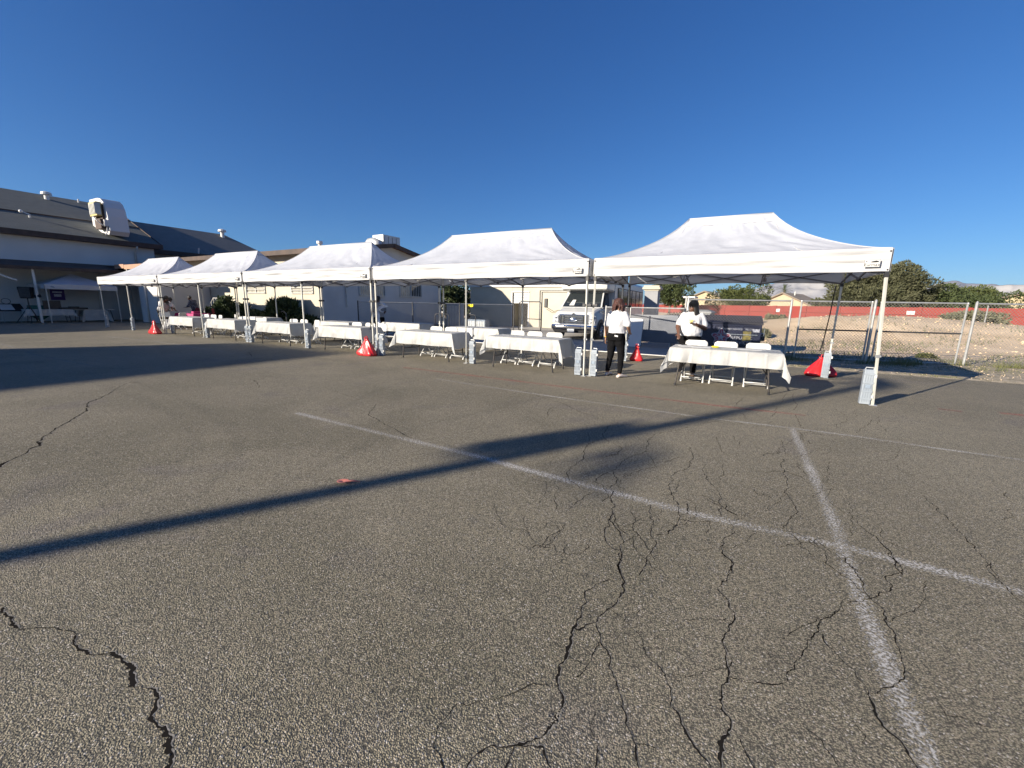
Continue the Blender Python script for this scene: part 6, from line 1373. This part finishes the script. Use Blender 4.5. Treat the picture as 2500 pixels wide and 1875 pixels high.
# --- woman with her back to the camera -------------------------------------------------
def woman_back():
    T=thing('person','woman seen from behind, reddish-brown hair, white t-shirt and black trousers','person',(-4.12,.42,0),R(-12))
    # local: facing +Y (away)
    hipL,hipR=(-.085,0,.86),(.085,0,.86); kL,kR=(-.105,-.01,.47),(.12,.03,.47); aL,aR=(-.175,.03,.09),(.15,-.05,.09)
    b=M(); torso(b,[((0,0,.80),.155,.115,0),((0,0,.90),.165,.12,0),((0,.0,1.02),.14,.105,0),((0,0,1.15),.15,.11,0),((0,0,1.28),.165,.105,0),((0,0,1.36),.14,.08,0),((0,.0,1.40),.06,.055,0)])
    b.cyl((0,.0,1.36),(0,.02,1.46),.048,12); L,Q=head(b,(0,.03,1.515),(.25,.95,-.10),.98)
    limb(b,[hipL,kL,aL],[.095,.060,.038]); limb(b,[hipR,kR,aR],[.095,.060,.038])
    sL,sR=(-.165,0,1.32),(.165,0,1.32)
    limb(b,[sL,(-.245,-.01,1.06),(-.27,.04,.83)],[.052,.040,.025]); hand(b,(-.272,.05,.82),(-.05,.12,-1),(-1,-.1,0),1,.5,-1)
    limb(b,[sR,(.255,-.02,1.09),(.21,.17,.95)],[.052,.042,.026]); hand(b,(.205,.18,.945),(-.2,.9,-.15),(.6,0,.7),1,.6,1)
    for a,dx in ((aL,(-.05,1)),(aR,(.12,1))): shoe(b,(a[0],a[1]-.02,0),(dx[0],dx[1],0),.85,.012)
    remesh(b.build('body',MT['skin_m'],T,smooth=True),.0085); 
    s_=M(); torso(s_,[((.01,0,.93),.195,.150,0),((0,0,1.0),.180,.142,0),((0,0,1.10),.172,.135,0),((0,0,1.22),.185,.13,0),((0,0,1.32),.180,.115,0),((0,.0,1.385),.13,.085,0),((0,.01,1.41),.075,.07,0)])
    limb(s_,[(-.155,0,1.325),(-.22,-.005,1.17),(-.235,-.006,1.11)],[.070,.066,.069]); limb(s_,[(.155,0,1.325),(.225,-.012,1.19),(.245,-.015,1.12)],[.070,.066,.070])
    folds(remesh(s_.build('t_shirt',MT['shirt_w'],T,smooth=True),.012,3))
    p_=M(); torso(p_,[((0,0,.78),.180,.135,0),((0,-.005,.84),.190,.150,0),((0,0,.90),.180,.14,0),((0,0,.965),.160,.122,0)]); p_.ball((-.085,-.05,.85),(.10,.10,.11),14,10); p_.ball((.085,-.05,.85),(.10,.10,.11),14,10)
    limb(p_,[(-.09,-.005,.83),(kL[0],kL[1],.47),(aL[0],aL[1],.12)],[.112,.074,.050]); limb(p_,[(.09,-.005,.83),(kR[0],kR[1],.47),(aR[0],aR[1],.12)],[.112,.074,.050])
    folds(remesh(p_.build('trousers',MT['pants_b'],T,smooth=True),.012,3),.014)
    h_=M(); h_.ball(L(0,-.022,.048),(.106,.116,.100),18,12,Q)
    rg=random.Random(4)
    for k in range(30):
        a=rg.uniform(-2.45,2.45); d=Vector((math.sin(a)*.085,-math.cos(a)*.09,0)); p0=L(d.x*.8,d.y*.9-.01,.06); p1=L(d.x*1.40,d.y*1.2-.01,-.035+rg.uniform(-.02,.02)); p2=L(d.x*(1.45+rg.uniform(-.1,.25)),d.y*1.25-.01,-.115-rg.uniform(0,.07)); h_.tube([p0,p1,p2],[.030,.026,.005],8)
    remesh(h_.build('hair',MT['hair_r'],T,smooth=True),.009,1)
    eyes(T,L,Q,.98)
    f=M(); shoe(f,(aL[0],aL[1]-.02,0),(-.05,1,0),1.05); 
    f.build('shoe',MT['shoe_w'],T,smooth=True); f=M(); shoe(f,(aR[0],aR[1]-.02,0),(.35,.9,0),1.05); f.build('shoe',MT['shoe_w'],T,smooth=True)
    w_=M(); w_.tube([(-.272+.03*math.cos(a),.04+.03*math.sin(a),.835) for a in [i*math.pi/6 for i in range(12)]],.006,5,closed=True); w_.build('wristband',MT['yellow'],T)
    w_=M(); w_.box((.07,-.152,.88),(.075,.012,.028),Matrix.Rotation(.15,3,'Y')); w_.build('pocket_paper',MT['paper'],T)
woman_back()
# --- woman standing behind the nearest table, looking left --------------------------------
def woman_table():
    T=thing('person','woman with long black hair behind the nearest table, one palm raised','person',(-2.78,1.55,0),R(8)); sc=.96
    # local frame: facing -Y
    b=M(); torso(b,[((0,0,.82),.19,.15,0),((0,0,.92),.20,.17,0),((0,0,1.04),.18,.16,0),((0,0,1.16),.185,.16,0),((0,0,1.28),.185,.13,0),((0,0,1.36),.15,.09,0),((0,0,1.40),.065,.06,0)])
    b.cyl((0,0,1.36),(0,-.02,1.46),.055,12); L,Q=head(b,(0,-.035,1.505),(-.80,-.60,-.10),1.0)
    limb(b,[(-.1,0,.86),(-.11,-.01,.47),(-.11,.03,.09)],[.115,.070,.042]); limb(b,[(.1,0,.86),(.11,-.01,.47),(.12,.03,.09)],[.115,.070,.042])
    # her right arm (screen left) reaches down to the table, left arm bent with the palm up
    limb(b,[(-.185,0,1.31),(-.275,-.10,1.07),(-.25,-.30,.93)],[.062,.050,.030]); hand(b,(-.25,-.31,.925),(.05,-.8,-.5),(0,-.3,1),1.05,.5,-1)
    limb(b,[(.185,0,1.31),(.265,-.05,1.06),(.10,-.275,1.13)],[.066,.056,.032]); hand(b,(.09,-.285,1.14),(-.8,-.45,.15),(-.1,-.3,-1),1.1,.35,-1,.8)
    for x in (-.11,.12): shoe(b,(x,.05,0),(0,-1,0),.85,.012)
    remesh(b.build('body',MT['skin_d'],T,smooth=True),.0085)
    s_=M(); torso(s_,[((0,-.01,.88),.235,.205,0),((0,-.02,.97),.245,.220,0),((0,-.02,1.06),.235,.210,0),((0,-.03,1.15),.225,.205,0),((0,-.03,1.24),.215,.185,0),((0,0,1.33),.19,.125,0),((0,0,1.385),.12,.09,0),((0,0,1.405),.08,.075,0)])
    s_.ball((-.08,-.11,1.20),(.10,.09,.095),14,10); s_.ball((.08,-.11,1.20),(.10,.09,.095),14,10); s_.ball((0,-.10,1.0),(.19,.13,.13),14,10)
    limb(s_,[(-.17,0,1.315),(-.235,-.05,1.19),(-.25,-.07,1.14)],[.078,.073,.073]); limb(s_,[(.17,0,1.315),(.235,-.03,1.18),(.25,-.04,1.13)],[.080,.076,.075])
    folds(remesh(s_.build('t_shirt',MT['shirt_w'],T,smooth=True),.012,3))
    p_=M(); torso(p_,[((0,0,.80),.20,.16,0),((0,.0,.86),.215,.18,0),((0,0,.92),.205,.175,0)]); limb(p_,[(-.1,0,.83),(-.11,-.01,.47),(-.11,.03,.10)],[.125,.085,.065]); limb(p_,[(.1,0,.83),(.11,-.01,.47),(.12,.03,.10)],[.125,.085,.065])
    folds(remesh(p_.build('trousers',MT['pants_b'],T,smooth=True),.013,3),.014)
    h_=M(); h_.ball(L(0,-.016,.056),(.094,.108,.092),18,12,Q); rg=random.Random(6)
    for k in range(34):
        a=rg.uniform(-1.9,1.9); dx,dy=math.sin(a)*.080,-math.cos(a)*.085; h_.tube([L(dx*.8,dy,.06),L(dx*1.15,dy*1.1,-.06),L(dx*1.25,dy*1.25-.01,-.16),L(dx*1.3,dy*1.3-.015,-.24-rg.uniform(0,.08))],[.024,.022,.018,.006],7)
    remesh(h_.build('hair',MT['hair_d'],T,smooth=True),.009,1); eyes(T,L,Q,1)
    for x in (-.11,.12): f=M(); shoe(f,(x,.05,0),(0,-1,0),1.05); f.build('shoe',MT['shoe_br'],T,smooth=True)
    w_=M()
    for k in range(3): w_.box((-.03,-.262+.0,1.235-.022*k),(.10-.02*k,.008,.012))
    w_.build('chest_print',MT['yellow'],T)
    w_=M(); w_.tube([(.075*math.cos(a),.07*math.sin(a)-.0,1.408) for a in [i*math.pi/10 for i in range(20)]],.007,5,closed=True); w_.build('collar',MT['black'],T)
woman_table()
def woman_man():
    T=thing('person','person in a grey t-shirt and black shorts carrying a silvery sheet, by the gable wall','person',(-14.55,3.75,0),R(240)); 
    b=M(); torso(b,[((0,0,.82),.165,.12,0),((0,0,.92),.17,.13,0),((0,0,1.05),.155,.12,0),((0,0,1.2),.175,.12,0),((0,0,1.36),.185,.11,0),((0,0,1.44),.14,.08,0),((0,0,1.48),.06,.055,0)])
    b.cyl((0,0,1.44),(0,-.01,1.54),.055,12); L,Q=head(b,(0,-.02,1.595),(-.2,-1,.05),1.0)
    limb(b,[(-.09,0,.88),(-.11,-.03,.48),(-.10,.04,.09)],[.10,.06,.042]); limb(b,[(.09,0,.88),(.10,-.01,.48),(.12,.06,.09)],[.10,.06,.042])
    limb(b,[(-.18,0,1.38),(-.25,-.02,1.12),(-.20,-.20,.98)],[.056,.045,.028]); hand(b,(-.2,-.21,.98),(.3,-.8,0),(0,0,1),1,.6,-1)
    limb(b,[(.18,0,1.38),(.25,.0,1.12),(.17,-.18,1.12)],[.056,.045,.028]); hand(b,(.165,-.19,1.12),(-.3,-.8,.1),(0,0,1),1,.8,1)
    for x,y in ((-.10,.06),(.12,.08)): shoe(b,(x,y,0),(0,-1,0),.85,.012)
    remesh(b.build('body',MT['skin_d'],T,smooth=True),.011)
    s_=M(); torso(s_,[((0,0,.90),.21,.16,0),((0,0,1.05),.195,.155,0),((0,0,1.22),.205,.145,0),((0,0,1.38),.195,.125,0),((0,0,1.46),.12,.085,0),((0,0,1.485),.08,.07,0)])
    limb(s_,[(-.165,0,1.39),(-.235,-.015,1.20)],[.085,.082]); limb(s_,[(.165,0,1.39),(.235,-.01,1.20)],[.085,.082]); folds(remesh(s_.build('t_shirt',MT['shirt_g'],T,smooth=True),.014,3))
    p_=M(); torso(p_,[((0,0,.80),.18,.14,0),((0,0,.88),.19,.15,0),((0,0,.95),.17,.13,0)]); limb(p_,[(-.095,0,.84),(-.12,-.02,.50)],[.12,.10]); limb(p_,[(.095,0,.84),(.11,0,.50)],[.12,.10]); folds(remesh(p_.build('shorts',MT['pants_b'],T,smooth=True),.014,3),.014)
    h_=M(); h_.ball(L(0,-.016,.054),(.088,.104,.088),16,12,Q); h_.ball(L(0,-.11,.0),(.045,.05,.05),12,8,Q); h_.build('hair',MT['hair_d'],T,smooth=True); eyes(T,L,Q,1)
    for x,y in ((-.10,.06),(.12,.08)): f=M(); shoe(f,(x,y,0),(0,-1,0),1.08); f.build('shoe',MT['shoe_d'],T,smooth=True)
    w_=M(); w_.tube([L(-.075,.03,.012),L(-.04,.088,.012),L(.04,.088,.012),L(.075,.03,.012)],.010,6); w_.build('sunglasses',MT['black'],T)
    S=thing('silvery_sheet','crumpled silvery blue sheet slung over the shoulder of the person in grey','sheet',(-14.55,3.75,0),R(240))
    def fs(u,v):
        if v<.4: t=v/.4; x=-.10-.55*t; z=1.33-.06*t; y=.10+.12*math.sin(u*6)*(.3+t); w2=.16+.14*t; return (x,y+.05*noise.noise(Vector((u*7,v*9,1))),z+(u-.5)*w2*1.2+.05*noise.noise(Vector((u*5,v*7,3))))
        t=(v-.4)/.6; return (-.12-.36*u*t-.05*math.sin(t*5),.17+.06*math.sin(u*13+t*3),1.3-1.22*t+.05*noise.noise(Vector((u*6,t*5,5))))
    m_=M(); m_.grid(22,12,lambda u,v:(.10*math.sin(u*6.3)*(.5+v)+.05*noise.noise(Vector((u*6,v*7,1))),.10+.68*v,1.32-.05*v+(u-.5)*(.14+.22*math.sin(v*2.6))+.05*noise.noise(Vector((u*6,v*6,8)))))
    m_.build('shoulder_bundle',MT['silver'],S,smooth=True,solid=.01)
    m_=M(); m_.grid(22,22,lambda u,v:(.10+.05*math.sin(u*14+v*4)+.04*noise.noise(Vector((u*7,v*6,2))),.16+.10*v+.45*u*v,1.25-1.2*v+.03*math.sin(u*9)*v)); m_.build('hanging_part',MT['silver'],S,smooth=True,solid=.01)
woman_man()
def bending(label,x,y,rz,pants,sc,seed,shoe_m,braid=True):
    T=thing('person',label,'person',(x,y,0),rz,None); T.scale=(sc,sc,sc)
    # facing +X, bent forward from the hips
    b=M(); 
    def tr(t): return Vector((.0+.52*t,0,.90+.36*t))       # spine
    rows=[]
    for t,wy,wx in ((-.25,.16,.14),(0,.17,.15),(.3,.155,.125),(.6,.165,.115),(.85,.18,.10),(1,.13,.08)):
        c=tr(t); n_=20; ax=Vector((-.57,0,.82)); rows.append([c+Vector((0,1,0))*wy*math.cos(a)+ax*wx*math.sin(a) for a in [2*math.pi*i/n_ for i in range(n_)]])
    b.loft(rows); b.tube([tr(.95),tr(1.22)+Vector((0,0,.03))],[.058,.05],12); L,Q=head(b,tr(1.32)+Vector((.05,0,.04)),(.85,0,-.55),1.0,(.5,0,.86))
    limb(b,[(.0,.09,.86),(.06,.10,.47),(-.03,.11,.09)],[.11,.065,.042]); limb(b,[(.0,-.09,.86),(.10,-.10,.47),(.12,-.11,.09)],[.11,.065,.042])
    for s in (-1,1): limb(b,[tr(.88)+Vector((0,s*.17,0)),(.60,s*.22,.98),(.82,s*.15,.88)],[.056,.045,.028]); hand(b,(.83,s*.15,.875),(1,-.15*s,-.15),(0,0,1),1,.4,s)
    shoe(b,(-.05,.11,0),(1,0,0),.85,.012); shoe(b,(.10,-.11,0),(1,0,0),.85,.012)
    remesh(b.build('body',MT['skin_d'],T,smooth=True),.012)
    s_=M(); rows=[]
    for t,wy,wx in ((-.14,.20,.19),(.1,.205,.18),(.35,.195,.165),(.6,.20,.15),(.85,.20,.125),(1.0,.13,.095)):
        c=tr(t)-Vector((-.02,0,.02))*(1 if t<.7 else 0); ax=Vector((-.57,0,.82)); rows.append([c+Vector((0,1,0))*wy*math.cos(a)+ax*wx*math.sin(a) for a in [2*math.pi*i/20 for i in range(20)]])
    s_.loft(rows)
    for s in (-1,1): limb(s_,[tr(.88)+Vector((0,s*.16,0)),(.56,s*.22,1.07)],[.088,.082])
    folds(remesh(s_.build('t_shirt',MT['shirt_w'],T,smooth=True),.014,3))
    p_=M(); torso(p_,[((-.02,0,.78),.15,.19,0),((-.03,0,.86),.165,.20,0),((.0,0,.95),.15,.19,0)]); limb(p_,[(-.02,.09,.84),(.06,.10,.47),(-.03,.11,.12)],[.125,.085,.06]); limb(p_,[(-.02,-.09,.84),(.10,-.10,.47),(.12,-.11,.12)],[.125,.085,.06])
    folds(remesh(p_.build('trousers',MT[pants],T,smooth=True),.014,3),.014)
    h_=M(); h_.ball(L(0,-.018,.052),(.094,.110,.094),16,12,Q); rg=random.Random(seed)
    for k in range(16):
        a=rg.uniform(-1.5,1.5); p0=L(math.sin(a)*.07,-.06,.04); dn=Vector((rg.uniform(-.22,-.05) if braid else .02,rg.uniform(-.12,.12),-.30-rg.uniform(0,.1))); h_.tube([p0,p0+dn*.45+Vector((-.05,0,.02)),p0+dn],[.026,.02,.007],7)
    remesh(h_.build('hair',MT['hair_d'],T,smooth=True),.011,1); eyes(T,L,Q,1)
    for c in ((-.05,.11,0),(.10,-.11,0)): f=M(); shoe(f,c,(1,0,0),1.08); f.build('shoe',MT[shoe_m],T,smooth=True)
bending('bending woman in a white shirt and dark jeans, farther left of the pair',-28.55,2.1,R(8),'jeans',.98,3,'shoe_w'); bending('bending woman in a white shirt and olive trousers, nearer the tilted chair',-27.95,1.85,R(-5),'khaki',1.03,5,'shoe_br')
def dark_person():
    T=thing('person','person in dark clothes leaning forward by the annex doors','person',(-29.2,3.9,0),R(-60))
    b=M(); torso(b,[((0,0,.82),.17,.13,0),((0,0,.92),.175,.14,0),((0,-.03,1.08),.165,.13,0),((0,-.08,1.25),.18,.13,0),((0,-.14,1.36),.17,.10,0),((0,-.17,1.41),.08,.07,0)])
    b.cyl((0,-.16,1.38),(0,-.21,1.46),.05,12); L,Q=head(b,(0,-.25,1.50),(-.1,-1,-.25),1.0)
    limb(b,[(-.09,0,.88),(-.11,-.02,.48),(-.11,.04,.09)],[.105,.062,.042]); limb(b,[(.09,0,.88),(.11,.05,.48),(.12,.10,.09)],[.105,.062,.042])
    for s in (-1,1): limb(b,[(s*.18,-.10,1.33),(s*.24,-.16,1.08),(s*.16,-.36,1.0)],[.056,.045,.028]); hand(b,(s*.16,-.37,1.0),(0,-1,0),(0,0,1),1,.5,s)
    for x,y in ((-.11,.06),(.12,.12)): shoe(b,(x,y,0),(0,-1,0),.85,.012)
    remesh(b.build('body',MT['skin_d'],T,smooth=True),.012)
    s_=M(); torso(s_,[((0,0,.90),.21,.17,0),((0,-.03,1.08),.20,.16,0),((0,-.08,1.25),.21,.155,0),((0,-.14,1.37),.18,.12,0),((0,-.17,1.42),.09,.08,0)])
    for s in (-1,1): limb(s_,[(s*.165,-.10,1.34),(s*.24,-.15,1.10),(s*.20,-.26,1.04)],[.085,.07,.06])
    folds(remesh(s_.build('shirt',MT['shirt_n'],T,smooth=True),.014,3))
    p_=M(); torso(p_,[((0,0,.80),.185,.145,0),((0,0,.94),.18,.14,0)]); limb(p_,[(-.095,0,.84),(-.11,-.02,.48),(-.11,.04,.10)],[.12,.085,.06]); limb(p_,[(.095,0,.84),(.11,.05,.48),(.12,.1,.10)],[.12,.085,.06]); folds(remesh(p_.build('trousers',MT['jeans'],T,smooth=True),.014,3),.014)
    h_=M(); h_.ball(L(0,-.016,.054),(.090,.106,.090),16,12,Q); h_.build('hair',MT['hair_d'],T,smooth=True); eyes(T,L,Q,1)
    for x,y in ((-.11,.06),(.12,.12)): f=M(); shoe(f,(x,y,0),(0,-1,0),1.08); f.build('shoe',MT['shoe_d'],T,smooth=True)
dark_person()

# thin dry-air haze round the whole place, the sky outside it
hz=M(); hz.bb(-2600,5400,-1000,6600,-4.2,470); hz_=hz.build('haze',None if False else MT['crack'])
hm=bpy.data.materials.new('air'); hm.use_nodes=True; hn=hm.node_tree; hn.nodes.remove(hn.nodes['Principled BSDF']); pv=hn.nodes.new('ShaderNodeVolumePrincipled')
pv.inputs['Color'].default_value=(.55,.75,1.0,1); pv.inputs['Density'].default_value=HAZE; pv.inputs['Anisotropy'].default_value=.2; hn.links.new(pv.outputs[0],hn.nodes['Material Output'].inputs['Volume'])
hz_.data.materials.clear(); hz_.data.materials.append(hm); tag(hz_,'thin bluish haze over the far hills',None,None,'stuff')
